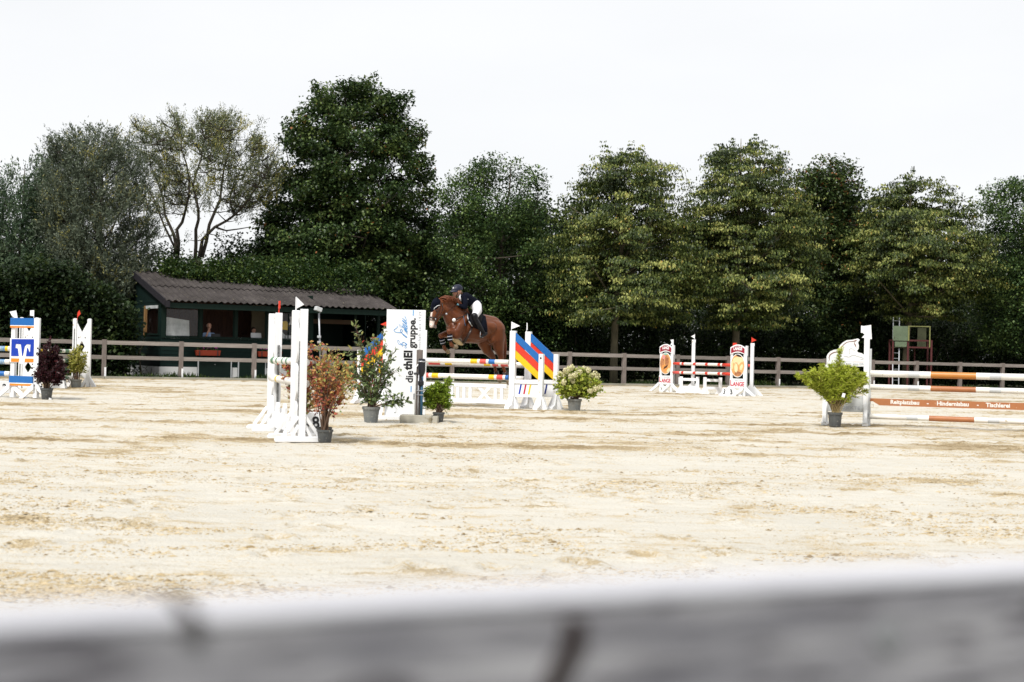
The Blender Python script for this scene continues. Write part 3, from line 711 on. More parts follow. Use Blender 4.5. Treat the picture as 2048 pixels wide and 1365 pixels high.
# things in and on the hut
def hthing(name, label, cat, u, v, z, group=None):
    f = Frame(H.w(u, v, 0), HANG); o = thing(name, label, cat, f, group); o.location.z = z; return o
o = hthing('white_sheet', 'pale translucent sheet leaning behind the first hut window', 'sheet', 0.2, 0.12, 1.5)
mb = MB(); mb.plate([(0, 0), (0.93, 0), (0.90, 0.68), (0.05, 0.78), (0.0, 0.75)], 0, 0.006); mb.build('sheet', PAPER, o)
for u, lab in ((1.28, 'terracotta flower box with pink blooms under the second hut window'), (3.74, 'terracotta flower box half hidden behind the tall white jump posts')):
    o = hthing('flower_box', lab, 'flower box', u, -0.24, 0.88, 'flower boxes on the hut front')
    mb = MB(); mb.add([(0.03, 0.03, 0), (.93, 0.03, 0), (.93, .15, 0), (.03, .15, 0), (0, 0, .2), (.96, 0, .2), (.96, .18, .2), (0, .18, .2)],
                      [(3, 2, 1, 0), (0, 1, 5, 4), (1, 2, 6, 5), (2, 3, 7, 6), (3, 0, 4, 7), (4, 5, 6, 7)]); mb.build('box', TERRA, o, bevel=0.006)
    for x in (.12, .82):
        mb = MB(); mb.bx(x, x + .02, -0.01, 0.2, 0.0, 0.215); mb.build('bracket', DMETAL, o)
    n = 90; c = np.stack([rng.uniform(.05, .9, n), rng.uniform(0.02, .16, n), rng.uniform(.18, .30, n)], 1)
    if 'LEAFG' not in MATS: LEAFG = leafmat('LEAFG', [(0, (0.03, 0.06, 0.015)), (1, (0.09, 0.13, 0.04))])
    tag(leaves('foliage', c, rng.normal(0, 1, (n, 3)), rng.normal(0, 1, (n, 3)) + (0, 0, 1), .05, .035, rng.random(n), MATS['LEAFG'], o), kind='stuff')
    PINK = MATS.get('PINK') or leafmat('PINK', [(0, (0.35, 0.03, 0.3)), (1, (0.65, 0.12, 0.5))])
    c = np.concatenate([rng.normal((cx, .05, .33), (.04, .03, .03), (16, 3)) for cx in ((.3, .45, .82) if u < 2 else (.1, .3))])
    leaves('blossoms', c, rng.normal(0, 1, (len(c), 3)), rng.normal(0, 1, (len(c), 3)), .045, .04, rng.random(len(c)), PINK, o)
o = hthing('laptop', 'open silver laptop on the counter in the third hut window', 'laptop', H.at(503, 670, .3)[0], 0.3, 1.5)
mb = MB(); mb.box((.19, .0, .15), (.42, .012, .28), M=Matrix.Rotation(-0.2, 3, 'X')); mb.build('lid', SILVER, o); mb = MB(); mb.bx(-.02, .40, .04, .3, 0, .02); mb.build('keyboard_base', SILVER, o)
o = hthing('black_monitor', 'dark laptop screen in front of the man in the blue shirt', 'laptop', H.at(424, 670, .3)[0], 0.3, 1.5)
mb = MB(); mb.box((.15, 0, .11), (.36, .012, .21), M=Matrix.Rotation(-0.2, 3, 'X')); mb.build('lid', BLACK, o); mb = MB(); mb.bx(-.02, .33, .04, .26, 0, .02); mb.build('keyboard_base', BLACK, o)
for i, (u, lab) in enumerate(((H.at(420, 670, .12)[0], 'white cup in front of the man in the blue shirt'), (H.at(475.5, 670, .12)[0], 'white cup, the nearer to the left post of the third window'), (H.at(482, 670, .12)[0], 'white cup, the nearer to the laptop in the third window'))):
    o = hthing('cup', lab, 'cup', u, 0.12, 1.5, 'cups on the counter'); mb = MB(); mb.lathe([(.03, 0), (.042, .1), (.036, .1), (.03, .02)], n=12); mb.build('cup_body', WHITE2, o, smooth=False)
    mb = MB(); mb.tube([(.038, 0, .08), (.062, 0, .07), (.06, 0, .035), (.035, 0, .03)], .006, 5); mb.build('handle', WHITE2, o)
# clutter behind the fourth window: yellow and white ribbons and boxes
for k in range(7):
    m_ = (YEL, WHITE2, YEL, LGREY, YEL, WHITE2, DCLOTH)[k]
    o = hthing('rosette_ribbon' if k < 5 else 'storage_box', ('yellow pennant high behind the fourth hut window', 'white paper beside the yellow pennant in the fourth hut window', 'second yellow cloth hanging in the fourth hut window', 'grey folder on the shelf of the fourth hut window', 'small yellow cloth at the bottom of the fourth hut window', 'white carton on the fourth window shelf', 'dark carton on the fourth window shelf')[k],
               ('pennant', 'paper', 'cloth', 'folder', 'cloth', 'carton', 'carton')[k], 4.45 + (.1, .75, .45, .3, .05, .7, .35)[k], .35 + .03 * k, (2.2, 2.15, 1.95, 1.52, 1.52, 1.52, 1.52)[k])
    mb = MB()
    if k < 5: mb.plate([(0, 0), (.28, -.02), (.34, .2), (.2, .34), (.02, .3), (.06, .14)], 0, .012)
    else: mb.bx(0, .3, 0, .2, 0, .2); mb.bx(-.01, .31, -.01, .21, .17, .205)
    mb.build('body', m_, o)

# ================================================================== trees
L_MAPLE = leafmat('maple leaf', [(0, (0.02, 0.038, 0.014)), (0.45, (0.045, 0.078, 0.028)), (0.85, (0.12, 0.17, 0.055)), (0.93, (0.15, 0.19, 0.065)), (0.936, (0.3, 0.12, 0.05)), (0.95, (0.3, 0.13, 0.06)), (0.956, (0.15, 0.19, 0.065)), (1, (0.14, 0.19, 0.06))], 0.42)
L_OAK = leafmat('oak leaf', [(0, (0.022, 0.045, 0.018)), (0.5, (0.06, 0.105, 0.034)), (1, (0.18, 0.25, 0.08))], 0.5)
L_LIND = leafmat('linden leaf', [(0, (0.018, 0.03, 0.01)), (0.42, (0.05, 0.075, 0.018)), (0.7, (0.14, 0.17, 0.045)), (0.94, (0.33, 0.34, 0.115)), (0.95, (0.4, 0.22, 0.06)), (0.965, (0.42, 0.42, 0.14)), (1, (0.34, 0.36, 0.12))], 0.5)
L_WILLOW = leafmat('grey willow leaf', [(0, (0.045, 0.062, 0.04)), (0.6, (0.12, 0.145, 0.1)), (0.97, (0.2, 0.225, 0.16)), (1, (0.3, 0.28, 0.1))], 0.55)
L_WILLG = leafmat('greener willow leaf', [(0, (0.03, 0.055, 0.03)), (0.6, (0.08, 0.125, 0.07)), (1, (0.16, 0.21, 0.12))], 0.55)
L_WILLY = leafmat('yellowing willow leaf', [(0, (0.05, 0.068, 0.04)), (0.5, (0.13, 0.155, 0.085)), (0.8, (0.25, 0.26, 0.12)), (1, (0.42, 0.37, 0.09))], 0.55)
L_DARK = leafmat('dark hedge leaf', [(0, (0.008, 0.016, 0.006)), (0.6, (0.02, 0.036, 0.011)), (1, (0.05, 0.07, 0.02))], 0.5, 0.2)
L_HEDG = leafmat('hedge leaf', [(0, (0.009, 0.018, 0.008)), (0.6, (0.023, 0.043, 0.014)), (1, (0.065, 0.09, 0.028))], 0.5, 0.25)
L_IVY = leafmat('ivy leaf', [(0, (0.015, 0.035, 0.01)), (0.6, (0.032, 0.06, 0.016)), (1, (0.12, 0.165, 0.04))], 0.45, 0.25)
L_RUST = leafmat('maple leaf with seeds', [(0, (0.02, 0.034, 0.012)), (0.5, (0.05, 0.08, 0.028)), (0.86, (0.12, 0.16, 0.055)), (0.87, (0.3, 0.13, 0.05)), (0.93, (0.36, 0.16, 0.07)), (0.94, (0.12, 0.16, 0.055)), (1, (0.13, 0.17, 0.06))], 0.45)

def clumps(sil, Y, n, cr, yr, seed, gaps, g_sc, tier=0.0, shell=0.12, spike=.35):
    r = np.random.default_rng(seed)
    zs, cx, R = [], [], []
    for py, xl, xr in sil:
        p0, p1 = A(xl, py, Y), A(xr, py, Y)
        zs.append((p0.z + p1.z) / 2); cx.append((p0.x + p1.x) / 2); R.append(abs(p1.x - p0.x) / 2)
    o = np.argsort(zs); zs, cx, R = np.array(zs)[o], np.array(cx)[o], np.array(R)[o]
    zz = np.linspace(zs[0], zs[-1], 200); rr = np.interp(zz, zs, R) + 0.15
    cdf = np.cumsum(rr ** 1.35); cdf /= cdf[-1]
    M = int(n * 3); z = np.interp(r.random(M), cdf, zz)
    Rz = np.maximum(np.interp(z, zs, R) - cr * 0.12, 0.06); c0 = np.interp(z, zs, cx)
    if tier: Rz = Rz * (1 - tier * 0.5 + tier * ((z * 0.95 + 0.4 * r.random(M)) % 1.0))
    ph = r.random(M) * 2 * np.pi; rf = np.sqrt(r.uniform(shell, 1, M))
    lob = 0.86 + 0.28 * vnoise(np.cos(ph) * 1.6 + seed, np.sin(ph) * 1.6, z * 0.5, seed)
    p = np.stack([c0 + Rz * rf * lob * np.cos(ph), Y + Rz * yr * rf * lob * np.sin(ph), z], 1)
    k = vnoise(p[:, 0] / g_sc, p[:, 1] / g_sc, p[:, 2] / g_sc, seed + 5) > gaps
    p, rf = p[k][:n], rf[k][:n]
    ax = np.stack([np.interp(p[:, 2], zs, cx), np.full(len(p), Y), p[:, 2] - 0.6], 1)
    o = unit(p - ax)
    ks = np.clip(np.interp(p[:, 2], zs, R) / (2.4 * cr), .32, 1)
    # shoots that stick out of the outline
    sel = np.where(rf > 0.8)[0]; sel = sel[r.random(len(sel)) < spike]
    P, O, S = [p], [o], [r.uniform(0.6, 1.3, len(p)) * ks]
    for s_, dd in ((.62, .55), (.45, 1.0), (.3, 1.4)):
        dr = unit(o[sel] + np.array([0, 0, .55]) + r.normal(0, .25, (len(sel), 3)))
        if s_ == .62: base = p[sel]; D0 = dr; D0 = D0 * ks[sel][:, None]
        q = base + D0 * (dd * cr)[..., None] if np.ndim(cr) else base + D0 * dd * cr
        P.append(q); O.append(D0); S.append(s_ * (.4 + .6 * ks[sel]))
    return np.concatenate(P), np.concatenate(O), np.concatenate(S)
def crown_leaves(p, outw, per, cr, L, W, style, lm, seed, parent, off, name='crown', tb=0.0, csz=None):
    r = np.random.default_rng(seed + 99); n = len(p)
    csz = r.uniform(0.6, 1.35, n) if csz is None else csz; cnt = np.maximum(2, (per * csz ** 2).astype(int))
    idx = np.repeat(np.arange(n), cnt); N = len(idx); ctint = r.normal(0, 0.21, n); ctint[r.random(n) < .04] += .5
    g = np.clip(r.normal(0, 1, (N, 3)), -1.7, 1.7); S = csz[idx, None] * cr; O = outw[idx]
    rnd = r.normal(0, 1, (N, 3))
    if style == 'linden':            # sprays spreading outwards in flat layers, blades hanging from them
        t = r.random(N)[:, None]
        c = p[idx] + O * (t - 0.35) * S * 2.3 * (1, 1, .3) + g * S * (0.42, 0.42, 0.11) - np.array([0, 0, 1.0]) * (t ** 2) * S * 0.55
        d = rnd * 0.5 + O * (1, 1, .2) * 0.45 + (0, 0, -0.95); nrm = O * 0.75 + rnd * 0.45 + (0, 0, 0.55)
    elif style == 'maple':
        c = p[idx] + g * S * (0.6, 0.6, 0.34); d = rnd * 0.7 + O * 0.7 + (0, 0, -0.45); nrm = rnd * 0.5 + O * 0.35 + (0, 0, 0.9)
    elif style == 'willow':          # narrow leaves along rising shoots
        k = 7; tw = r.integers(0, k, N); tdir = unit(unit(r.normal(0, 1, (n * k, 3))) * 0.75 + np.repeat(outw, k, 0) * 0.6 + (0, 0, 0.75))
        torg = r.normal(0, 0.35, (n * k, 3)); j = idx * k + tw; t = r.random(N)[:, None]
        c = p[idx] + torg[j] * S + tdir[j] * (t - 0.3) * S * 1.9 + g * 0.035
        d = tdir[j] + rnd * 0.55; nrm = rnd + (0, 0, 0.6)
    else:
        c = p[idx] + g * S * (0.55, 0.55, 0.42); d = rnd + O * 0.4 + (0, 0, -0.1); nrm = rnd * 0.75 + (0, 0, 0.7) + O * 0.3
    tint = np.clip(0.45 + tb + ctint[idx] + r.normal(0, 0.2, N), 0, 1)
    sz = r.uniform(0.7, 1.25, N)
    return leaves(name, c, d, nrm, L * sz, W * sz, tint, lm, parent, off)
def limbs(trunk, p, m, parent, off, n, r0=0.06, seed=0, bend=0.35):
    """trunk: [(point, radius)]; limbs and twigs run from it to a sample of the leaf clumps"""
    r = random.Random(seed); mb = MB(); off = Vector(off)
    T = [Vector(q) for q, _ in trunk]
    mb.tube([q - off for q in T], [x for _, x in trunk], 10)
    zs = [q.z for q in T]; sel = list(range(len(p))); r.shuffle(sel)
    hubs = []
    for i in sel[:n]:
        e = Vector(p[i]); hd = math.hypot(e.x - T[-1].x, e.y - T[-1].y)
        z0 = min(max(e.z - hd * r.uniform(0.5, 1.0) - 0.3, zs[0] + 0.35 * (zs[-1] - zs[0])), zs[-1] - 0.1)
        k = max(j for j in range(len(zs)) if zs[j] <= z0 + 1e-6) if z0 >= zs[0] else 0
        k = min(k, len(T) - 2); f = (z0 - zs[k]) / max(zs[k + 1] - zs[k], 1e-6); s = T[k].lerp(T[k + 1], min(max(f, 0), 1))
        if hubs and r.random() < 0.75:     # fork off an earlier limb when one passes nearby
            h = min(hubs, key=lambda q: (q - e).length)
            if (h - e).length < (s - e).length and h.z < e.z + 0.3: s = h
        L = (e - s).length; mid = s.lerp(e, 0.5) + Vector((r.uniform(-.1, .1), r.uniform(-.1, .1), -bend * 0.25 + r.uniform(0, .2) * bend)) * L
        rad = min(r0, 0.012 + L * 0.014)
        pts = [(s * (1 - t) ** 2 + mid * 2 * t * (1 - t) + e * t * t) for t in (0, .2, .4, .6, .8, 1)]
        mb.tube([q - off for q in pts], [rad * (1 - t * .8) for t in (0, .2, .4, .6, .8, 1)], 5, caps=False)
        hubs += pts[2:5]
    return mb.build('trunk', m, parent, smooth=True)
def tree(name, label, sil, Y, base_px, style, lm, n, per, cr, L, W, seed, trunk_r=0.16, yr=0.9, gaps=0.32, gs=1.2, tier=0, nl=70, bark=BARK, shell=.12, top_py=None, group='trees behind the arena', tb=0.0, lim_r=.06):
    b = gx(base_px, Y); fr = Frame(b, 0); root = thing(name, label, 'tree', fr, group)
    p, o, rf = clumps(sil, Y, n, cr, yr, seed, gaps, gs, tier, shell)
    tp = A((sil[0][1] + sil[0][2]) / 2, sil[0][0] + 12, Y)
    K = 9; r = random.Random(seed); tr = []
    for i in range(K):
        t = i / (K - 1); q = Vector((b.x, Y, -0.1)).lerp(tp, t) + Vector((r.uniform(-.1, .1), r.uniform(-.1, .1), 0)) * (t * (1 - t) * 6)
        if t < .35: q.x = b.x + (q.x - b.x) * t
        tr.append((q, trunk_r * (1 - t) ** 0.8 + 0.012))
    limbs(tr, p, bark, root, b, nl, lim_r, seed)
    crown_leaves(p, o, per, cr, L, W, style, lm, seed, root, b, tb=tb, csz=rf)
    return root, p, o
tree('maple_tree', 'tallest tree, broad dark green maple with rusty seed bunches, right of the hut', [(152, 680, 694), (172, 655, 735), (190, 640, 800), (225, 622, 818), (262, 580, 838), (320, 572, 850), (380, 560, 868), (430, 545, 862), (480, 505, 872), (540, 490, 885), (590, 520, 890), (618, 600, 880)],
     63.5, 722, 'maple', L_MAPLE, 1250, 88, 0.5, 0.16, 0.12, 17, 0.2, gaps=0.37, gs=.95, tier=.12, nl=110, lim_r=.09)
tree('oak_tree', 'rounded mid green oak behind the jumping horse', [(314, 1010, 1035), (332, 925, 1062), (352, 915, 1082), (400, 880, 1110), (450, 862, 1122), (520, 850, 1132), (600, 850, 1130), (680, 860, 1120)],
     62, 985, 'oak', L_OAK, 720, 88, 0.48, 0.12, 0.085, 23, 0.16, gaps=0.38, nl=80)
tree('linden_tree', 'yellow green flat topped linden, leftmost of the three lindens', [(306, 1218, 1288), (330, 1170, 1325), (360, 1158, 1352), (400, 1175, 1345), (430, 1140, 1372), (500, 1118, 1388), (560, 1100, 1392), (610, 1110, 1380), (645, 1140, 1350)],
     59.5, 1228, 'linden', L_LIND, 760, 92, 0.5, 0.12, 0.07, 31, 0.17, tier=0.42, gaps=0.3, bark=BARKL, nl=80)
tree('linden_tree', 'tallest and most pointed yellow green linden, between two other lindens', [(266, 1474, 1490), (290, 1440, 1530), (330, 1412, 1556), (370, 1385, 1592), (430, 1385, 1612), (500, 1375, 1622), (580, 1372, 1618), (630, 1395, 1585), (655, 1430, 1560)],
     61.5, 1470, 'linden', L_LIND, 860, 92, 0.48, 0.12, 0.07, 38, 0.18, tier=0.4, gaps=0.28, bark=BARKL, nl=80)
tree('linden_tree', 'yellow green linden above the green and red platform', [(342, 1812, 1832), (370, 1780, 1872), (400, 1750, 1895), (440, 1735, 1935), (500, 1708, 1968), (560, 1712, 1970), (610, 1752, 1935), (640, 1790, 1900)],
     66.0, 1812, 'linden', L_LIND, 740, 92, 0.5, 0.125, 0.075, 42, 0.17, tier=0.45, gaps=0.3, bark=BARKL, nl=80)
tree('maple_tree', 'slender maple with orange seed bunches between two lindens', [(318, 1610, 1680), (345, 1590, 1704), (380, 1582, 1712), (430, 1578, 1725), (520, 1590, 1740), (600, 1595, 1742), (660, 1600, 1740)],
     69, 1660, 'maple', L_RUST, 420, 80, 0.52, 0.15, 0.12, 43, 0.14, gaps=0.34, nl=60)
tree('oak_tree', 'green oak cut by the right edge of the photo', [(350, 2045, 2085), (382, 1970, 2110), (430, 1950, 2150), (520, 1950, 2170), (620, 1935, 2170), (700, 1940, 2160)],
     68, 2060, 'oak', L_OAK, 560, 88, 0.54, 0.13, 0.095, 47, 0.16, gaps=0.3, nl=60)
tree('grey_willow', 'grey green willow cut by the left edge of the photo', [(318, 20, 80), (340, -20, 118), (400, -60, 135), (470, -70, 140), (550, -70, 140), (620, -60, 130)],
     57.5, 30, 'willow', L_WILLG, 640, 105, 0.44, 0.12, 0.042, 53, 0.13, gaps=0.3, nl=100, lim_r=.045)
tree('grey_willow', 'dense grey green willow drooping to the left corner of the hut roof', [(264, 190, 228), (285, 125, 252), (320, 95, 275), (400, 85, 292), (470, 85, 300), (530, 105, 298), (580, 150, 292), (615, 190, 280)],
     56, 175, 'willow', L_WILLOW, 820, 110, 0.42, 0.12, 0.036, 59, 0.16, gaps=0.3, nl=130, lim_r=.045)

# the airy willow whose bare limbs show against the sky
def airy():
    Y = 61.5; b = gx(396, Y); root = thing('airy_willow', 'open crowned willow with bare forked limbs against the sky above the hut', 'tree', Frame(b, 0), 'trees behind the arena')
    sil = [(230, 345, 485), (256, 288, 530), (300, 268, 556), (350, 268, 566), (392, 275, 556), (425, 285, 490)]
    p, o, rf = clumps(sil, Y, 520, 0.42, 0.75, 61, 0.45, 1.0, 0, 0.0, .4)
    ex = [(290, 450), (310, 472), (300, 430), (330, 458), (282, 410), (345, 470), (320, 440), (540, 350), (554, 322), (520, 300), (556, 378), (470, 232), (350, 238), (400, 232), (450, 228), (482, 250), (285, 285), (273, 330), (528, 410), (540, 395), (300, 262), (438, 470), (475, 440), (412, 478), (375, 480)]
    e_ = np.array([tuple(A(x, y, Y + random.uniform(-.6, .6))) for x, y in ex]); p = np.concatenate([p, e_]); o = np.concatenate([o, np.tile([[.3, -.3, .9]], (len(e_), 1))]); rf = np.concatenate([rf, np.full(len(e_), .75)])
    lim = [[(392, 520), (394, 460), (396, 420), (388, 370), (400, 320), (410, 270)], [(396, 520), (404, 480), (430, 455), (470, 430), (495, 400), (530, 350)],
           [(352, 510), (350, 470), (330, 430), (322, 380), (300, 330)], [(356, 512), (356, 460), (370, 430), (380, 390), (372, 330), (360, 270)],
           [(404, 515), (420, 450), (440, 400), (450, 340), (462, 280)], [(430, 455), (455, 462), (500, 455)], [(470, 430), (458, 395), (470, 360), (500, 320)], [(350, 500), (310, 400), (280, 350)]]
    mb = MB(); hubs = []; r = random.Random(4)
    mb.tube([Vector((0, 0, -.1)), A(396, 520, Y) - b], [.2, .13], 10); mb.tube([Vector((0, 0, -.1)), A(354, 512, Y) - b], [.18, .11], 10)
    for k, L in enumerate(lim):
        dy = (0, -.6, .5, -.3, .8, -.8, -.9, .9)[k]
        pts = [A(x, y, Y + dy * i / 3) for i, (x, y) in enumerate(L)]
        q = []
        for i in range(len(pts) - 1):
            q += [pts[i].lerp(pts[i + 1], t) for t in (0, .5)]
        q.append(pts[-1]); q = [s + Vector((r.uniform(-.05, .05), r.uniform(-.05, .05), 0)) for s in q]
        r0 = .085 if k < 5 else .05
        mb.tube([s - b for s in q], [r0 * (1 - .8 * i / len(q)) for i in range(len(q))], 7); hubs += q[2:]
    for i in range(len(p)):
        e = Vector(p[i]); s = min(hubs, key=lambda h: (h - e).length + max(0, h.z - e.z) * 2)
        m_ = s.lerp(e, .5) + Vector((r.uniform(-.15, .15), 0, -.12)) * (e - s).length
        pts = [(s * (1 - t) ** 2 + m_ * 2 * t * (1 - t) + e * t * t) for t in (0, .33, .66, 1)]
        mb.tube([x - b for x in pts], [.028, .02, .014, .006], 4, caps=False)
        if r.random() < .5: hubs.append(pts[2])
    mb.build('trunk', BARK, root, smooth=True)
    crown_leaves(p, o, 95, 0.36, 0.1, 0.03, 'willow', L_WILLY, 61, root, b, csz=rf)
airy()

# hedges, bushes and the dark wood behind: masses of foliage between two lines
def mass(name, label, cat, pts, v0, v1, n, L, W, lm, seed, kind=None, group=None, cr=.55, per=34, fr=FN, top_noise=.5, low=0.0, stem=True, tb=0.0, hollow=True):
    """pts: [(px, py_top)] along the fence frame at depth v0..v1"""
    r = np.random.default_rng(seed); us, zt = [], []
    for px, py in pts:
        u, z = fr.at(px, py, (v0 + v1) / 2); us.append(u); zt.append(z)
    us, zt = np.array(us), np.array(zt)
    u = r.uniform(us.min(), us.max(), n * 3); T = np.interp(u, us, zt)
    T = T + (vnoise(u * 0.9, u * 0 + seed, None, seed) - .5) * 2 * top_noise
    f = r.random(n * 3); z = low + (T - low) * f; keep = r.random(n * 3) < (T / T.max())
    v = r.uniform(0, 1, n * 3) ** 1.5 * (v1 - v0) + v0 + .5 * vnoise(u * .8, z * .8, None, seed + 1)
    u, z, v = u[keep][:n], z[keep][:n], v[keep][:n]
    p = np.array([fr.u.x, fr.u.y, 0]) * u[:, None] + np.array([fr.v.x, fr.v.y, 0]) * v[:, None] + np.array([fr.o.x, fr.o.y, 0]); p[:, 2] = z
    o = np.repeat(np.array([[-fr.v.x, -fr.v.y, .35]]), len(p), 0)
    b = fr.w((us.min() + us.max()) / 2, (v0 + v1) / 2, 0)
    root = thing(name, label, cat, Frame(b, 0), group, kind)
    crown_leaves(p, o, per, cr, L, W, 'oak', lm, seed, root, b, 'foliage', tb)
    if stem:
        mb = MB(); rr = random.Random(seed)
        for k in range(int((us.max() - us.min()) / .8) + 1):
            uu = us.min() + .4 + k * .8 + rr.uniform(-.3, .3); zz = float(np.interp(uu, us, zt)) * .8; vv = rr.uniform(v0 + .3, v1)
            q = [fr.w(uu, vv, -.1), fr.w(uu + rr.uniform(-.2, .2), vv, zz * .5), fr.w(uu + rr.uniform(-.5, .5), vv, zz)]
            mb.tube([s - b for s in q], [.045, .03, .012], 5)
        tag(mb.build('stems', BARK, root, smooth=True), kind='stuff')
    return root
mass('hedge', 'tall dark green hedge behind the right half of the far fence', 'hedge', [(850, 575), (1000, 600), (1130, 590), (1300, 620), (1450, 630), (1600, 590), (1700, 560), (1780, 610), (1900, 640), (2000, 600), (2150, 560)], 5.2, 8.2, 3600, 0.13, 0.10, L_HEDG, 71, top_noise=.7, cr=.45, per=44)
mass('bush', 'leafy dark green bushes at the left end of the fence, left of the hut', 'bush', [(-120, 520), (0, 528), (60, 545), (120, 575), (200, 600), (262, 640)], 1.2, 4.0, 1300, 0.15, 0.12, L_HEDG, 73, top_noise=1.0, cr=.45, per=44)
mass('shrub', 'green shrubs rising behind the hut roof', 'bush', [(270, 540), (300, 505), (345, 485), (380, 505), (420, 520), (460, 495), (500, 520), (540, 470), (600, 500)], 10.5, 13.5, 700, 0.14, 0.11, L_HEDG, 75, top_noise=1.0, cr=.42, per=40)
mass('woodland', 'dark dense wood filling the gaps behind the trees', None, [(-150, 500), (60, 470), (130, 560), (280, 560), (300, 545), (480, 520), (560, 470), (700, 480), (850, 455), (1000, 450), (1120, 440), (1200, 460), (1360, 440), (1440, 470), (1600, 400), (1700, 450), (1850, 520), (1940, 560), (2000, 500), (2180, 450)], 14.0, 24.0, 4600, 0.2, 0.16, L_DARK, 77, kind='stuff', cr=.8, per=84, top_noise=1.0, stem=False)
# low weeds at the foot of the hedge
def weeds():
    n = 9000; u = rng.uniform(-6, 42, n); v = rng.uniform(-.1, 1.3, n) ; h = rng.uniform(.06, .28, n) * (.4 + vnoise(u * .7, v * 0, None, 5))
    p = np.array([FN.u.x, FN.u.y, 0]) * u[:, None] + np.array([FN.v.x, FN.v.y, 0]) * v[:, None] + np.array([FN.o.x, FN.o.y, 0]); p[:, 2] = h * .5
    d = rng.normal(0, .45, (n, 3)) + (0, 0, 1)
    o = leaves('weeds', p, d, rng.normal(0, 1, (n, 3)), h * 1.3, .05, rng.random(n), L_IVY); tag(o, 'low green weeds and grass at the foot of the far fence', kind='stuff')
weeds()
# ivy lying over the back of the hut roof
def ivy():
    n = 760; u = 0.9 + 8.4 * rng.random(n) ** .8; v = RV - .2 + rng.uniform(-1.0, 1.3, n) * (.35 + .2 * u)
    lim = RV - .2 - (.25 + .2 * u * (.5 + vnoise(u * .8, u * 0, None, 3))); v = np.maximum(v, lim)
    z = np.array([zroof(q) for q in v]) + .12 + rng.uniform(0, .75, n) * np.clip((v - lim) / 1.5, .1, 1)
    p = np.array([H.u.x, H.u.y, 0]) * u[:, None] + np.array([H.v.x, H.v.y, 0]) * v[:, None] + np.array([H.o.x, H.o.y, 0]); p[:, 2] = z
    b = H.w(4.5, RV, 0); root = thing('ivy', 'bright green creeper lying over the ridge of the hut roof', 'creeper', Frame(b, 0))
    crown_leaves(p, np.repeat(np.array([[-H.v.x, -H.v.y, .8]]), n, 0), 34, .34, .11, .09, 'oak', L_IVY, 81, root, b, 'foliage')
ivy()

# ================================================================== raised steel platform
TW = Frame(gx(1785.5, 64.6), -.1)
tw = thing('raised_platform', 'raised platform of pale green sheets on dull red steel legs under the right linden', 'platform', TW)
t = lambda px, py, v=0: TW.at(px, py, v)
u1, u2, u3 = t(1785.5, 700)[0], t(1815.5, 700)[0], t(1862.5, 700)[0]
z_a, z_b, z_c, z_d = t(1800, 652.5)[1], t(1800, 681)[1], t(1800, 694)[1], t(1840, 695.5)[1]
for u, v in ((u1, 0), (u2, 0), (u3, 0), (u1, .9), (u3, .9)):
    mb = MB(); mb.bx(u - .04, u + .04, v - .04, v + .04, 0, z_b + .03); mb.build('leg', REDSTEEL, tw)
mb = MB(); mb.bx((u2 + u3) / 2 - .09, (u2 + u3) / 2 - .03, 0.86, .92, 0, z_d); mb.build('leg', REDSTEEL, tw)
for z in (z_b, z_d):
    mb = MB(); mb.bx(u1 + .042 if z == z_b else u2 + .042, u3 - .042, -.03, .03, z - .035, z + .035); mb.build('cross_bar', REDSTEEL, tw)
for u in (u1, u3):
    mb = MB(); mb.bx(u - .03, u + .03, .042, .858, z_b - .035, z_b + .035); mb.build('cross_bar', REDSTEEL, tw)
mb = MB(); mb.bx(u1 + .05, u3 - .05, .04, .9, z_c - .05, z_c - .02); mb.build('deck', OLIVE, tw)
mb = MB(); mb.bx(u1 - .02, u2, -.07, -.045, z_b - .02, z_a); mb.build('side_sheet', PGREEN, tw)
mb = MB(); mb.bx(u1 + .08, u2 - .06, -.04, -.02, z_c, z_b - .05); mb.build('side_sheet', PGREEN, tw)
mb = MB(); mb.bx(u2 + .55, u3 - .1, .75, .78, z_c, z_a - .05); mb.build('side_sheet', OLIVE, tw)
mb = MB(); mb.bx(u2 - .02, u2 + .04, -.1, -.072, z_b - .02, z_a + .02); mb.bx(u3 - .12, u3 - .07, -.1, -.072, z_c, z_a + .02); mb.bx(u2 + .041, u3 - .121, -.1, -.072, z_a - .03, z_a + .02); mb.build('upper_frame', YGREEN, tw)
la, lb = t(1784.5, 700)[0] - .02, t(1796, 700)[0]
lad = thing('ladder', 'grey metal ladder leaning up to the green platform', 'ladder', TW)
for u in (la, lb):
    mb = MB(); mb.beam((u, -.35, 0), (u + .12, .5, t(1793, 635)[1]), .04, .03); mb.build('side_rail', METAL, lad)
zt_ = t(1793, 635)[1]
for k in range(13):
    f = (k + .6) / 13.2; mb = MB(); mb.beam((la + .12 * f, -.35 + .85 * f, zt_ * f), (lb + .12 * f, -.35 + .85 * f, zt_ * f), .025, .02); mb.build('rung', METAL, lad)
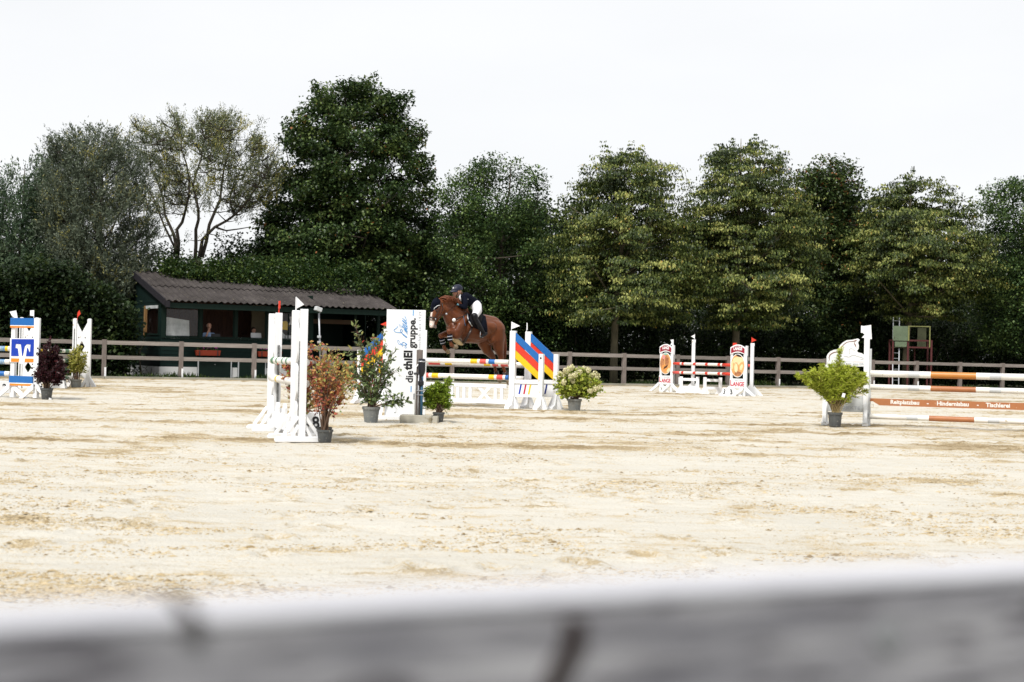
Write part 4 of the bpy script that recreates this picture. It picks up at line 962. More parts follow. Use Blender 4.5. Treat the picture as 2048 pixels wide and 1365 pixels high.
# lamp mast and sign by the porch
ml = gx(640, 53.6); M_ = Frame(ml, HANG); mast = thing('lamp_mast', 'thin grey mast with a floodlight beside the hut porch', 'lamp', M_)
f = lambda px, py: M_.at(px, py)
u0, z0 = f(638, 627)
mb = MB(); mb.tube([(0.06, 0, 0), (u0, 0, z0)], .035, 8); mb.build('pole', METAL, mast, smooth=True)
mb = MB(); mb.box((u0 - .08, -.1, z0 + .15), (.26, .2, .16), M=Matrix.Rotation(.3, 3, 'Y')); mb.build('lamp_head', LGREY, mast, bevel=.015)
mb = MB(); mb.tube([(u0, 0, z0 - .05), (u0 + .05, 0, z0 + .05), (u0, -.05, z0 + .12)], .02, 6); mb.build('bracket', METAL, mast)
for y in (674, 685):
    uu, zz = f(637, y); mb = MB(); mb.box((uu, -.06, zz), (.12, .1, .09)); mb.build('junction_box', LGREY, mast, bevel=.01)
sg = Frame(FN.w(FN.at(668, 740)[0], .3, 0), FANG); s_ = thing('white_board', 'small white board standing behind the fence beside the autumn bushes', 'board', sg)
mb = MB(); mb.plate([(-.14, .03), (.2, .03), (.16, .66), (-.08, .66)], -.02, .02); mb.build('panel', WHITE, s_); mb = MB(); mb.bx(-.1, .12, .021, .15, 0, .04); mb.build('foot', WHITE, s_)
mb = MB(); mb.bx(0.0, 0.08, -.024, -.021, .45, .50); mb.build('small_print', GREYT, s_)

# ================================================================== jumps
def Pm(*a): return [WPOLE if x == 'w' else x for x in a]
def pole(label, p0, p1, r, segs, group=None, name='jump_pole'):
    """segs: [(end fraction, material)]; a turned round pole lying in its cups"""
    p0, p1 = Vector(p0), Vector(p1); fr = Frame((p0.x, p0.y), math.atan2(p1.y - p0.y, p1.x - p0.x))
    root = tag(None or bpy.data.objects.new(name, None), label, 'pole', group)
    mats = []; mb = MB(); f0 = 0
    d = p1 - p0; q = lambda f: (math.hypot(d.x, d.y) * f, 0, p0.z + d.z * f)
    for f1, m in segs:
        if m not in mats: mats.append(m)
        mb.tube([q(f0), q(f1)], r, 14, mats.index(m), caps=(f0 == 0 or f1 >= 1)); f0 = f1
    me = mb.mesh(name, mats)
    me.polygons.foreach_set('use_smooth', [len(p.vertices) == 4 for p in me.polygons])
    o = bpy.data.objects.new(name, me); COL.objects.link(o); bpy.data.objects.remove(root)
    o.location = fr.o; o.rotation_euler = (0, 0, fr.ang)
    return tag(o, label, 'pole', group)
def flag(parent, u, v, z, m, pts, h=0.16, name='flag', label=None):
    """small flag on a stick; pts in (x, z) relative to the stick top foot"""
    mb = MB(); mb.tube([(u, v, z - .05), (u, v, z + h)], .006, 6); st = mb.build('flag_stick', m if m is RED else WHITE, parent)
    mb = MB(); mb.plate([(u + a, z + b) for a, b in pts], v - .003, v + .003); o = mb.build(name, m, parent)
    if label: o['label'] = label
    return o
def foot_tri(parent, u, v0, v1, z, w, m=WHITE, along='u', th=.07):
    """a pair of raking boards either side of a post"""
    for s in (-1, 1):
        mb = MB()
        if along == 'u': mb.plate([(u + s * .04, z), (u + s * w, 0.03), (u + s * w, 0.0), (u + s * (w - .1), 0.0), (u + s * .04, z - .13)], v0, v1)
        else:
            c = (v0 + v1) / 2; mb.beam((u, c, z - .05), (u, c + s * w, .03), .045, .09, up=(1, 0, 0))
        mb.build('brace', m, parent, bevel=.003)

# ---- the near tall pair of lattice wings (obstacle 8)
def lattice(name_label, cat, fr, W, Hh, holes=True, group=None, track=True, seed=0, feet='v', fw=.34, label_extra=None, flagm=None, flagpts=None, fh=.17, wide=.085, name='lattice_wing'):
    root = thing(name, name_label, cat, fr, group)
    for u, zt in ((0, Hh), (W, Hh * 1.0)):
        mb = MB(); n = 8
        mb.plate([(u - wide / 2, .0), (u + wide / 2, .0)] + [(u + wide / 2 * math.cos(a), zt - .03 + .03 * math.sin(a)) for a in np.linspace(0, math.pi, n)], -.045, .045)
        mb.build('post', WHITE, root, bevel=.004)
    x0, x1 = wide / 2, W - wide / 2; c = W / 2; hw = (x1 - x0) / 2
    out = [(x0, .18), (c - .03, .32), (c + .03, .32), (x1, .18), (x1, Hh * .95), (c, Hh * .80), (x0, Hh * .95)]
    def dia(z, a, b, k=4): return [(c + a * math.cos(t), z + b * math.sin(t)) for t in np.linspace(0, 2 * math.pi, k + 1)[:-1]]
    hol = [dia(Hh * .59, hw * .55, Hh * .085), dia(Hh * .30, hw * .6, Hh * .08)]
    for s in (-1, 1): hol.append([(c + s * hw * .6 + .016 * math.cos(t), Hh * .72 + .026 * math.sin(t)) for t in np.linspace(0, 2 * math.pi, 9)[:-1]])
    mb = MB(); mb.plate(out, -.014, .014, holes=hol); mb.build('lattice_board', WHITE, root)
    for u in (0, W):
        if feet == 'v':          # runner along v with raking sides
            mb = MB(); prof = [(-fw, 0), (fw, 0), (fw + .005, .03), (fw - .02, .062), (.2, .07), (-.2, .07), (-fw + .02, .062), (-fw - .005, .03)]
            vs = [(u - .05, a, z) for a, z in prof] + [(u + .05, a, z) for a, z in prof]; k = len(prof)
            mb.add(vs, [tuple(range(k))[::-1], tuple(range(k, 2 * k))] + [(i, (i + 1) % k, k + (i + 1) % k, k + i) for i in range(k)])
            mb.build('foot', WHITE, root, bevel=.006)
            for s in (-1, 1):
                mb = MB(); mb.beam((u, s * .045, .33), (u, s * .235, .065), .045, .045, up=(1, 0, 0)); mb.build('brace', WHITE, root, bevel=.003)
                mb = MB(); mb.beam((u, s * .04, .22), (u, s * .12, .068), .04, .045, up=(1, 0, 0)); mb.build('brace', WHITE, root, bevel=.003)
        else: foot_tri(root, u, -.05, .05, .3, fw, along='u')
    if track:
        for u in (0,):
            mb = MB(); 
            mb.bx(u - .014, u + .014, -.053, -.046, .25, Hh * .85); mb.build('cup_track', TRACK, root)
    if flagm is not None: flag(root, flagpts[0], 0, Hh, flagm, flagpts[1], fh)
    return root

# each standard of obstacle 8 is two posts wide, seen nearly edge on; its board runs away from the camera
def obs8():
    a0 = gx(606.5, 18.4); a1 = gx(590, 19.1)
    ang = math.atan2(a1.y - a0.y, a1.x - a0.x)
    fr = Frame(a0, ang)
    # local u runs from near post to far post, v across
    for base, far, Hh, lab, fm, fp in ((a0, a1, 1.72, 'nearer tall white lattice wing of the left centre jump, with a white flag', WHITE, None), (gx(556, 20.6), gx(543, 21.2), 1.72, 'farther tall white lattice wing of the left centre jump, with a red flag', RED, None)):
        ang = math.atan2(far.y - base.y, far.x - base.x); fr = Frame(base, ang); W = (far - base).length
        r = lattice(lab, 'jump wing', fr, W, Hh, group='wings of the left centre jump', feet='v', fw=.34, track=False, wide=.072)
        side = -1 if Hh > 1.7 else 1       # the face towards the other wing carries the cup track
        face = Vector((-.5, .85, 0))
        fv = fr.v
        # cup track on the post face turned to the camera
        mb = MB(); mb.bx(-.056, -.046, -.016, .016, .2, 1.25) if fm is RED else mb.bx(-.02, .02, .046, .054, .2, 1.3); mb.build('cup_track', TRACK, r)
        if fm is WHITE:
            mb = MB(); mb.tube([(W, 0, Hh - .02), (W, 0, Hh + .18)], .009, 6); mb.build('flag_stick', WHITE, r)
            mb = MB(); mb.add([(W, .004, Hh + .18), (W, .004, Hh + .02), (W - .01, -.10, Hh + .08), (W, -.004, Hh + .18), (W, -.004, Hh + .02), (W - .01, -.108, Hh + .08)], [(0, 1, 2), (5, 4, 3), (0, 3, 4, 1), (1, 4, 5, 2), (2, 5, 3, 0)]); mb.build('flag', WHITE, r)
        else:
            mb = MB(); mb.tube([(0, 0, Hh - .02), (0, 0, Hh + .17)], .009, 6); mb.build('flag_stick', RED, r)
            mb = MB(); mb.bx(-.055, .0, -.012, .012, Hh + .06, Hh + .17); mb.build('flag', RED, r)
    # poles between the two wings
    def pt(px, py, Y): return A(px, py, Y)
    b0, b1 = pt(545, 721, 20.55), pt(612, 725, 18.75)
    seg = [(.04, WPOLE), (.12, GREENP), (.2, WPOLE), (.24, GREENP), (.38, WPOLE), (.42, GREENP), (.5, WPOLE), (.55, GREENP), (.8, WPOLE), (.88, GREENP), (1, WPOLE)]
    pole('white and green pole, the upper of two in the left centre jump', b0, b1, .052, seg, 'poles of the left centre jump')
    b0, b1 = pt(543, 756, 20.55), pt(612, 768, 18.75)
    pole('plain dirty white pole, the lower of two in the left centre jump', b0, b1, .052, [(.2, WPOLE), (.24, YEL), (.3, WPOLE), (.7, WPOLE), (1, WPOLE)], 'poles of the left centre jump')
    # scalloped filler board below, seen at an angle
    p0, p1 = gx(548, 20.5), gx(598, 19.0); fr = Frame(p0, math.atan2(p1.y - p0.y, p1.x - p0.x)); L = (p1 - p0).length
    r = thing('picket_filler', 'low white scalloped picket filler between the left centre wings', 'filler', fr)
    n = 7
    for i in range(n):
        c = L * (i + .5) / n; w = L / n * .42; hh = .30 + .14 * (i % 2)
        mb = MB(); mb.plate([(c - w, .08), (c + w, .08), (c + w, hh - .06), (c + w * .5, hh), (c - w * .5, hh), (c - w, hh - .06)], -.012, .012); mb.build('picket', WHITE, r, bevel=.003)
    for z in (.14, .26): mb = MB(); mb.bx(0, L, .014, .04, z - .03, z + .03); mb.build('filler_rail', WHITE, r)
obs8()

def number_block(label, digit, fr, h=.24, wb=.32, wt=.2, size=.19, m=WHITE2):
    r = thing('number_block', label, 'number block', fr)
    mb = MB(); a, b = wb / 2, wt / 2
    mb.add([(-a, -a, 0), (a, -a, 0), (a, a, 0), (-a, a, 0), (-b, -b, h), (b, -b, h), (b, b, h), (-b, b, h)], [(3, 2, 1, 0), (0, 1, 5, 4), (1, 2, 6, 5), (2, 3, 7, 6), (3, 0, 4, 7), (4, 5, 6, 7)])
    mb.build('body', m, r, bevel=.004)
    tilt = math.atan2(a - b, h); d = (a + b) / 2 + .003
    for k in (0, 1, 3):
        M = Matrix.Rotation(math.radians(90) * k, 4, 'Z') @ Matrix.Translation((0, -d, h / 2)) @ Matrix.Rotation(math.radians(90) - tilt, 4, 'X')
        text('digit', digit, size, BLACK, r, M, bold=.006)
    return r
number_block('white number block marked 8 at the foot of the left centre jump', '8', Frame(gx(625, 20.4), math.radians(36)), h=.30, wb=.34, wt=.25, size=.24)

# ---- blue and orange wing at the left edge
fa, fb = gx(28, 30.9), gx(74, 30.7)
V = Frame(fa, math.atan2(fb.y - fa.y, fb.x - fa.x)); vw = (fb - fa).length
w = thing('jump_wing', 'white wing with blue and orange panels and a big white V sign', 'jump wing', V)
for u, nm in ((0.0, 'post'), (vw, 'post')):
    mb = MB(); mb.bx(u - .05, u + .05, -.045, .045, 0.02, 1.745); mb.build(nm, WHITE, w, bevel=.003)
mb = MB(); mb.bx(vw + .012 - .05, vw + .1, -.075, -.047, .5, 1.74); mb.build('post_board', WHITE, w, bevel=.002)
def vv(px, py): return V.at(px, py, -.06)
def panel(zt, zb, m, name='panel', u0=-.055, u1=None, y0=-.078, y1=-.047): 
    mb = MB(); mb.bx(u0, vw - .04 if u1 is None else u1, y0, y1, zb, zt); return mb.build(name, m, w, bevel=.002)
Z = lambda py: V.at(48, py, -.06)[1]
panel(Z(636.6), Z(651), BLUE); panel(Z(651.2), Z(652.7), WHITE, 'stripe'); panel(Z(652.9), Z(656.2), ORANGE, 'stripe')
vu = vw - .04
panel(Z(677.5), Z(725.5), WHITE, 'sign_board', y0=-.07); 
z1_, z2_, z3_, z4_ = Z(678.6), Z(713), Z(717.2), Z(724.6)
U = lambda px: V.at(px, 700, -.07)[0]
def poly(pts, m, name, y0=-.0765, y1=-.0705):
    mb = MB(); mb.plate([(V.at(x, y, -.07)) for x, y in pts], y0, y1); return mb.build(name, m, w)
poly([(23.6, 678.6), (68.8, 678.9), (68.0, 713.2), (52.3, 712.9), (54.7, 696), (56.3, 697), (59, 704.5), (60.5, 704), (61.5, 689.5), (54, 689), (50, 693), (46, 712), (44.6, 712), (43, 695), (42, 688.8), (32, 688.5), (31.3, 696), (36, 697.8), (37.8, 712.7), (22.7, 712.4)], DBLUE, 'sign_field')
poly([(22.6, 717), (38.5, 717.4), (39.8, 724.4), (22.4, 724)], ORANGE, 'sign_stripe'); poly([(50.2, 717.6), (67.8, 717.8), (67.5, 725), (49.3, 724.7)], ORANGE, 'sign_stripe')
poly([(38, 722), (50, 722), (49, 727.5), (40, 727.5)], WHITE, 'sign_foot', -.078, -.071)
panel(Z(752.6), Z(766.4), BLUE); panel(Z(766.6), Z(768.2), WHITE, 'stripe'); panel(Z(768.4), Z(772.2), ORANGE, 'stripe')
for u in (0.0, vw + .02):
    for s in (-1, 1):
        mb = MB(); mb.plate([(u + s * .02, .33), (u + s * .07, .30), (u + s * .40, .0), (u + s * .30, 0.0), (u + s * .02, .21)], -.1 if s < 0 else -.05, -.055 if s < 0 else -.005); mb.build('brace', WHITE, w, bevel=.003)
flag(w, -.02, 0, 1.745, WHITE, [(-.05, .03), (.10, -.02), (.05, .16), (-.12, .13)], h=.12)
flag(w, vw - .12, 0.02, 1.745, WHITE, [(-.1, .05), (0, .04), (0, .17), (-.1, .165)], h=.17)
# two blue poles at the left of it
for i, (py, lab, m_) in enumerate(((697.5, 'topmost of three blue and white poles at the left edge', CHIPBLUE), (724, 'middle of three blue and white poles at the left edge, badly chipped', CHIPBLUE), (748, 'lowest of three blue and white poles at the left edge', BLUE))):
    z = Z(py + 1.0); e = V.w(-.07, -.02, z); s_ = e + Vector((-3.2, .35, 0))
    s = 14 if i == 1 else 13; s_.z = z
    pole(lab, s_, e, .055, [(.5, WPOLE), (.68, m_), (.72, WPOLE), (.965, m_), (.985, YEL if i == 0 else WPOLE), (1, WPOLE)], 'blue poles at the left edge')
# ---- the white lattice wings with green and white poles behind it
L1, L2 = gx(44, 37.3), gx(57, 37.3)
fA = Frame(gx(42, 37.6), 0.0); lattice('white lattice wing seen through the blue and orange wing', 'jump wing', fA, .40, 1.88, group='lattice wings at the left', feet='u', fw=.2)
fB = Frame(gx(149, 40.2), -0.02); lattice('white lattice wing with a red flag beside the yellow leaved shrub', 'jump wing', fB, .41, 1.93, group='lattice wings at the left', feet='u', fw=.22, flagm=RED, flagpts=(.06, [(0, .03), (.09, .13), (.05, .24), (0, .16)]), fh=.12, wide=.1)
for i, (ya, yb, labl) in enumerate(((699, 702.6, 'highest green and white pole behind the dark red maple'), (718, 721.5, 'second green and white pole from the top behind the dark red maple'), (733, 736.5, 'third green and white pole from the top behind the dark red maple'), (753, 756.0, 'lowest green and white pole behind the dark red maple'))):
    e = fB.w(-.03, -.1, fB.at(142, yb, -.1)[1]); s_ = fA.w(.42, -.1, 0); s_.z = e.z
    pole(labl, s_, e, .052, [(.08, WPOLE), (.25, YEL if i == 0 else GREENP), (.34, WPOLE), (.42, YEL if i == 0 else GREENP), (.5, WPOLE), (.66, GREENP), (.76, WPOLE), (.88, GREENP), (1, WPOLE)], 'green and white poles')
number_block('white number block marked 2 behind the dark red maple', '2', Frame(gx(119, 38.5), math.radians(8)), h=.31, wb=.40, wt=.27, size=.24)
number_block('white number block at the left edge of the photo', '2', Frame(gx(5, 33.5), math.radians(-50)), h=.3, wb=.42, wt=.34, size=.2)

# ---- obstacle with diagonal blue red and yellow slats, jumped by the horse
PD = Vector((.93, -.365, 0)).normalized(); PANG = math.atan2(PD.y, PD.x)
R0 = gx(1026.5, 31.0); OFF = Vector((.34, .60, 0))
def slat_wing(base, mirror, label, tall=1.70, short=1.21, Wd=.66, flagm=WHITE, pts=None, emblem=False, stripes=((DBLUE, .15), (LRED, .26), (YEL, .37))):
    s = -1 if mirror else 1; fr = Frame(base, PANG); r = thing('slatted_wing', label, 'jump wing', fr, 'slatted wings')
    def bx(name, u0, u1, y0, y1, z0, z1, m=WHITE, bev=.003):
        mb = MB(); mb.bx(s * u0, s * u1, y0, y1, z0, z1); return mb.build(name, m, r, bevel=bev)
    bx('post', -.07, .06, -.05, .05, 0, tall); bx('post', Wd - .05, Wd + .05, -.05, .05, 0, short)
    a, b = .062, Wd - .052
    for m, zt, zb, tt, tb in ((BLUE, 1.655, 1.485, 1.19, 1.01), (RED, 1.46, 1.29, .995, .825), (YEL, 1.275, 1.105, .81, .645)):
        mb = MB(); mb.plate([(s * a, zt), (s * a, zb), (s * b, tb), (s * b, tt)], -.03, -.005); mb.build('slat', m, r, bevel=.002)
    bx('cross_rail', a, b, -.04, .04, .555, .64); bx('panel', a, b, -.02, .02, .265, .553)
    for k, (m, c) in enumerate(stripes):
        mb = MB(); c2 = c if not mirror else c; mb.plate([(s * c2, .33), (s * (c2 + .035), .33), (s * (c2 + .075), .54), (s * (c2 + .04), .54)], -.0255, -.0205); mb.build('printed_stripe', m, r)
    for u in (0, Wd):
        mb = MB(); prof = [(-.33, 0), (.33, 0), (.33, .05), (.16, .10), (.05, .34), (-.05, .34), (-.16, .1), (-.33, .05)]
        vs = [(s * u - .05, q, z) for q, z in prof] + [(s * u + .05, q, z) for q, z in prof]; k = len(prof)
        mb.add(vs, [tuple(range(k))[::-1], tuple(range(k, 2 * k))] + [(i, (i + 1) % k, k + (i + 1) % k, k + i) for i in range(k)]); mb.build('foot', WHITE, r, bevel=.005)
        for sd in (-1, 1):
            mb = MB(); mb.plate([(s * u + sd * .05, .30), (s * u + sd * .16, .04), (s * u + sd * .16, 0), (s * u + sd * .05, 0)], -.05, .05); mb.build('side_brace', WHITE, r, bevel=.003)
    bx('cup_track', -.078, -.0705, -.02, .02, .3, 1.35, TRACK, 0)
    if emblem:
        mb = MB(); mb.tube([(s * Wd, -.052, short - .09), (s * Wd, -.056, short - .09)], .022, 10); mb.build('badge', DMETAL, r)
    if flagm is not None: flag(r, s * -.055, 0, tall, flagm, pts, .2)
    return r
tri_r = [(0, .04), (.20, .11), (.0, .20)]; tri_l = [(0, .04), (-.22, .10), (.0, .19)]
slat_wing(R0, False, 'nearer right hand slatted wing with a white triangular flag', pts=tri_r, emblem=True)
slat_wing(R0 + OFF, False, 'farther right hand slatted wing beside the white flowering hydrangea', flagm=WHITE, pts=[(0, .02), (.02, .05), (.015, .18), (0, .2)], stripes=((YEL, .13), (LRED, .25), (NAVY, .40)))
LL = R0 - PD * 3.08
slat_wing(LL, True, 'left hand slatted wing half hidden by the green shrub, with a red flag', flagm=RED, pts=tri_l)
slat_wing(LL + OFF, True, 'left hand slatted wing hidden behind the printed sign board', flagm=None)
def opole(label, off, z, segs, sh=0.0, grp='poles of the jump under the horse'):
    a = LL + PD * (.08 + sh) + off; b = R0 - PD * .09 + off + PD * sh; a.z = b.z = z; pole(label, a, b, .054, segs, grp)
e_ = lambda x: 1 - x
opole('upper front pole, white with yellow red and blue bands at its right end', Vector((0, 0, 0)), 1.015, [(.06, BLUE), (.1, WPOLE), (.16, PRED), (.21, WPOLE), (.27, YEL), (.69, WPOLE), (.745, YEL), (.765, WPOLE), (.817, PRED), (.837, WPOLE), (.888, BLUE), (1, WPOLE)])
opole('lower front pole, white with yellow red and blue bands beside the right wing', Vector((0, 0, 0)), .68, [(.08, WPOLE), (.2, BLUE), (.27, WPOLE), (.345, PRED), (.37, WPOLE), (.425, YEL), (.84, WPOLE), (.885, YEL), (.905, WPOLE), (.955, PRED), (.975, WPOLE), (1, BLUE)])
opole('upper rear pole, mostly hidden behind the upper front pole', OFF, .962, [(.2, WPOLE), (.3, PRED), (.34, WPOLE), (.4, YEL), (.67, WPOLE), (.725, YEL), (.74, WPOLE), (.79, PRED), (.81, WPOLE), (.87, PRED), (1, WPOLE)], .0)
opole('lower rear pole, its white end sticking out beyond the nearer right wing', OFF, .655, [(.3, WPOLE), (.4, BLUE), (.8, WPOLE), (1, WPOLE)], .0)
fr = Frame(LL + PD * .1, PANG); g = thing('picket_gate', 'low white picket gate with an X hanging under the poles', 'gate', fr); GL = 2.85
for z0, z1 in ((.10, .19), (.45, .53)): mb = MB(); mb.bx(0, GL, -.025, .02, z0, z1); mb.build('gate_rail', WHITE, g, bevel=.003)
k = 0; u = .06
while u < GL - .05:
    if abs(u - (GL - .53)) < .24: u += .15; continue
    mb = MB(); mb.bx(u - .034, u + .034, -.015, .015, .192, .448); mb.build('picket', WHITE, g); u += .148
xc = GL - .53
for s in (-1, 1):
    mb = MB(); mb.plate([(xc - s * .16, .192), (xc - s * .07, .192), (xc + s * .16, .448), (xc + s * .07, .448)], -.02 if s > 0 else -.012, -.0125 if s > 0 else .012); mb.build('cross_piece', WHITE, g)

# ---- printed sign board
SB = Frame(gx(772, 25.0), math.radians(1.0)); sb = thing('sign_board', 'tall white sign board with vertical black and blue lettering', 'sign', SB)
a = lambda px, py: SB.at(px, py, -.03)
uR = a(849, 735)[0]; zt = a(812, 620)[1]
mb = MB(); mb.bx(0, uR, -.028, .028, .06, zt); mb.build('board', WHITE2, sb, bevel=.003)
mb = MB(); mb.bx(uR + .001, uR + .03, -.05, .05, .0, zt - .35); mb.build('side_post', WHITE, sb, bevel=.003)
def sbt(string, px, py, size, m, bold, sx=1.0, align='CENTER', shear=0.0, name='lettering', space=1.0):
    u, z = a(px, py); M = face_front(u, -.0295, z, math.radians(90)); return text(name, string, size, m, sb, M, bold=bold, sx=sx, align=align, shear=shear, space=space)
pm_ = 1 / 113.8
sbt('die', 819.5, 754, 17.2 * pm_ * 1.18, BLACK, .0042, 1.0)
sbt('thiEl', 816.8, 720.5, 22.5 * pm_, BLACK, .010, .88, space=1.08)
sbt('gruppe.', 824.5, 666.5, 17.5 * pm_ * 1.12, BLACK, .0052, 1.02)
sbt('Leidenschaft seit 1929', 839.3, 672, 6.6 * pm_ * 1.1, GREYT, .0, 1.15, space=1.25, name='small_lettering')
for y0, y1, x in ((619.6, 632, 826.6), (772, 784.6, 822.2)):
    (u0, z0), (u1, z1) = a(x - .7, y0 + .6), a(x + .7, y1)
    mb = MB(); mb.bx(u0, u1, -.031, -.0285, z1, min(z0, zt - .004)); mb.build('blue_line', CYAN, sb)
def script(pts, r=.0045):
    r *= 1.4
    out = []
    P = [(a(770 + x / 11.375, 610 + y / 11.375)) for x, y in pts]
    mb = MB()
    Q = []
    for i in range(len(P) - 1):       # soft curve through the points
        p0 = P[max(i - 1, 0)]; p1 = P[i]; p2 = P[i + 1]; p3 = P[min(i + 2, len(P) - 1)]
        for t in (0, .33, .66):
            f = lambda k: .5 * (2 * p1[k] + (p2[k] - p0[k]) * t + (2 * p0[k] - 5 * p1[k] + 4 * p2[k] - p3[k]) * t * t + (3 * p1[k] - p0[k] - 3 * p2[k] + p3[k]) * t ** 3)
            Q.append((f(0), -.029, f(1)))
    Q.append((P[-1][0], -.029, P[-1][1])); mb.tube(Q, r, 5, flat=.5); mb.build('script_stroke', CYAN, sb)
script([(270, 480), (280, 515), (215, 560), (205, 590), (240, 620), (320, 632), (370, 625), (395, 600), (390, 570), (360, 560), (350, 600), (380, 640), (440, 690), (500, 735), (480, 740), (420, 690), (380, 645)], .0055)
script([(380, 530), (320, 470), (325, 450), (360, 470), (400, 520)], .003)
script([(510, 665), (480, 620), (430, 555), (500, 620), (500, 590), (400, 500), (395, 490), (490, 590)], .0062)
script([(490, 560), (400, 450), (495, 545), (500, 510), (400, 420), (490, 490), (495, 460), (405, 370), (395, 350), (480, 420), (490, 400), (400, 300), (470, 365), (480, 320), (450, 265)], .0062)
script([(300, 800), (285, 830), (310, 890), (350, 910), (345, 870), (310, 810), (300, 800)], .004)
script([(360, 880), (405, 950), (380, 890), (425, 850), (480, 890), (500, 900), (430, 920), (380, 890)], .0055)
script([(425, 850), (495, 895), (450, 960), (460, 985), (490, 970), (470, 940)], .0035)
u0 = a(775, 820)[0]
for s, (x0, x1, x2) in enumerate(((-.02, .03, -.10), (.06, .11, .18))):
    mb = MB(); mb.plate([(x0, .40), (x1, .40), (x2 + .05, .07), (x2 - .01, .07)], -.10, -.055); mb.build('brace', WHITE, sb, bevel=.003)
mb = MB(); mb.bx(-.16, .27, -.22, -.03, .0, .068); mb.build('foot', WHITE, sb, bevel=.006)

# ---- post with pipes standing in a concrete kerb box
CB = Frame(gx(838, 23.9), math.radians(-3)); cp = thing('standpipe_post', 'grey wooden post with blue and white pipes set in a pale concrete block', 'standpipe', CB)
c = lambda px, py: CB.at(px, py, -.05)
ua, ub, uc = c(801, 845)[0], c(864.5, 845)[0], c(876, 845)[0]; zc = c(838, 830.5)[1]
mb = MB(); mb.bx(ua, ub, -.14, .12, -.05, zc); mb.build('concrete_block', CONC, cp, bevel=.01); mb = MB(); mb.bx(ub + .004, uc, -.14, .12, -.05, zc - .015); mb.build('concrete_block', CONC, cp, bevel=.01)
p0, p1 = c(832, 760)[0], c(843.5, 760)[0]; mb = MB(); mb.bx(p0, p1, -.045, .04, zc, c(838, 700)[1]); mb.build('post', WOODP, cp, bevel=.005)
ux = c(843.5, 800)[0]
mb = MB(); mb.tube([(ux, -.075, zc - .02), (ux, -.075, c(843, 750)[1])], .022, 10); mb.build('blue_pipe', BPIPE, cp, smooth=True)
uy = c(841, 800)[0] - .035; mb = MB(); mb.tube([(uy, -.075, zc - .02), (uy, -.075, c(843, 750)[1])], .014, 8); mb.build('grey_pipe', METAL, cp, smooth=True)
uw = c(830.5, 800)[0]; mb = MB(); mb.tube([(uw, -.06, zc - .02), (uw + .005, -.06, c(830, 735)[1]), (uw + .04, -.07, c(830, 729)[1])], .012, 8); mb.build('white_pipe', WHITE2, cp, smooth=True)
um = c(844.5, 715)[0]
mb = MB(); mb.lathe([(.02, c(0, 736)[1]), (.03, c(0, 733)[1]), (.055, c(0, 727)[1]), (.062, c(0, 722)[1]), (.062, c(0, 706)[1])], (um, -.075, 0), 16); mb.build('filter_cup', PLASTIC, cp, smooth=False)
mb = MB(); mb.lathe([(.07, c(0, 706)[1] + .001), (.075, c(0, 704.5)[1]), (.07, c(0, 703.5)[1])], (um, -.075, 0), 16); mb.build('filter_ring', METAL, cp)
mb = MB(); mb.lathe([(.06, c(0, 703.4)[1]), (.058, c(0, 700.5)[1]), (.04, c(0, 699)[1])], (um, -.075, 0), 16); mb.build('filter_cap', PLASTIC, cp)
mb = MB(); mb.lathe([(.035, c(0, 752)[1]), (.05, c(0, 750)[1]), (.05, c(0, 744)[1]), (.035, c(0, 742)[1]), (.03, c(0, 736)[1])], (um - .01, -.075, 0), 14); mb.build('valve', PLASTIC, cp)
mb = MB(); mb.tube([(um, -.08, c(0, 729)[1]), (um - .07, -.08, c(0, 728)[1]), (um - .13, -.07, c(0, 729)[1])], .018, 8); mb.build('elbow_pipe', PLASTIC, cp)
for y in (781.5, 790):
    zz = c(840, y)[1]; mb = MB(); mb.bx(p0 + .02, ux + .03, -.1, -.046, zz - .008, zz + .008); mb.build('pipe_clamp', METAL, cp)
mb = MB(); mb.tube([(p0 - .02, -.05, c(0, 768)[1]), (p0 - .02, -.05, c(0, 780)[1])], .02, 8); mb.build('tap', METAL, cp)

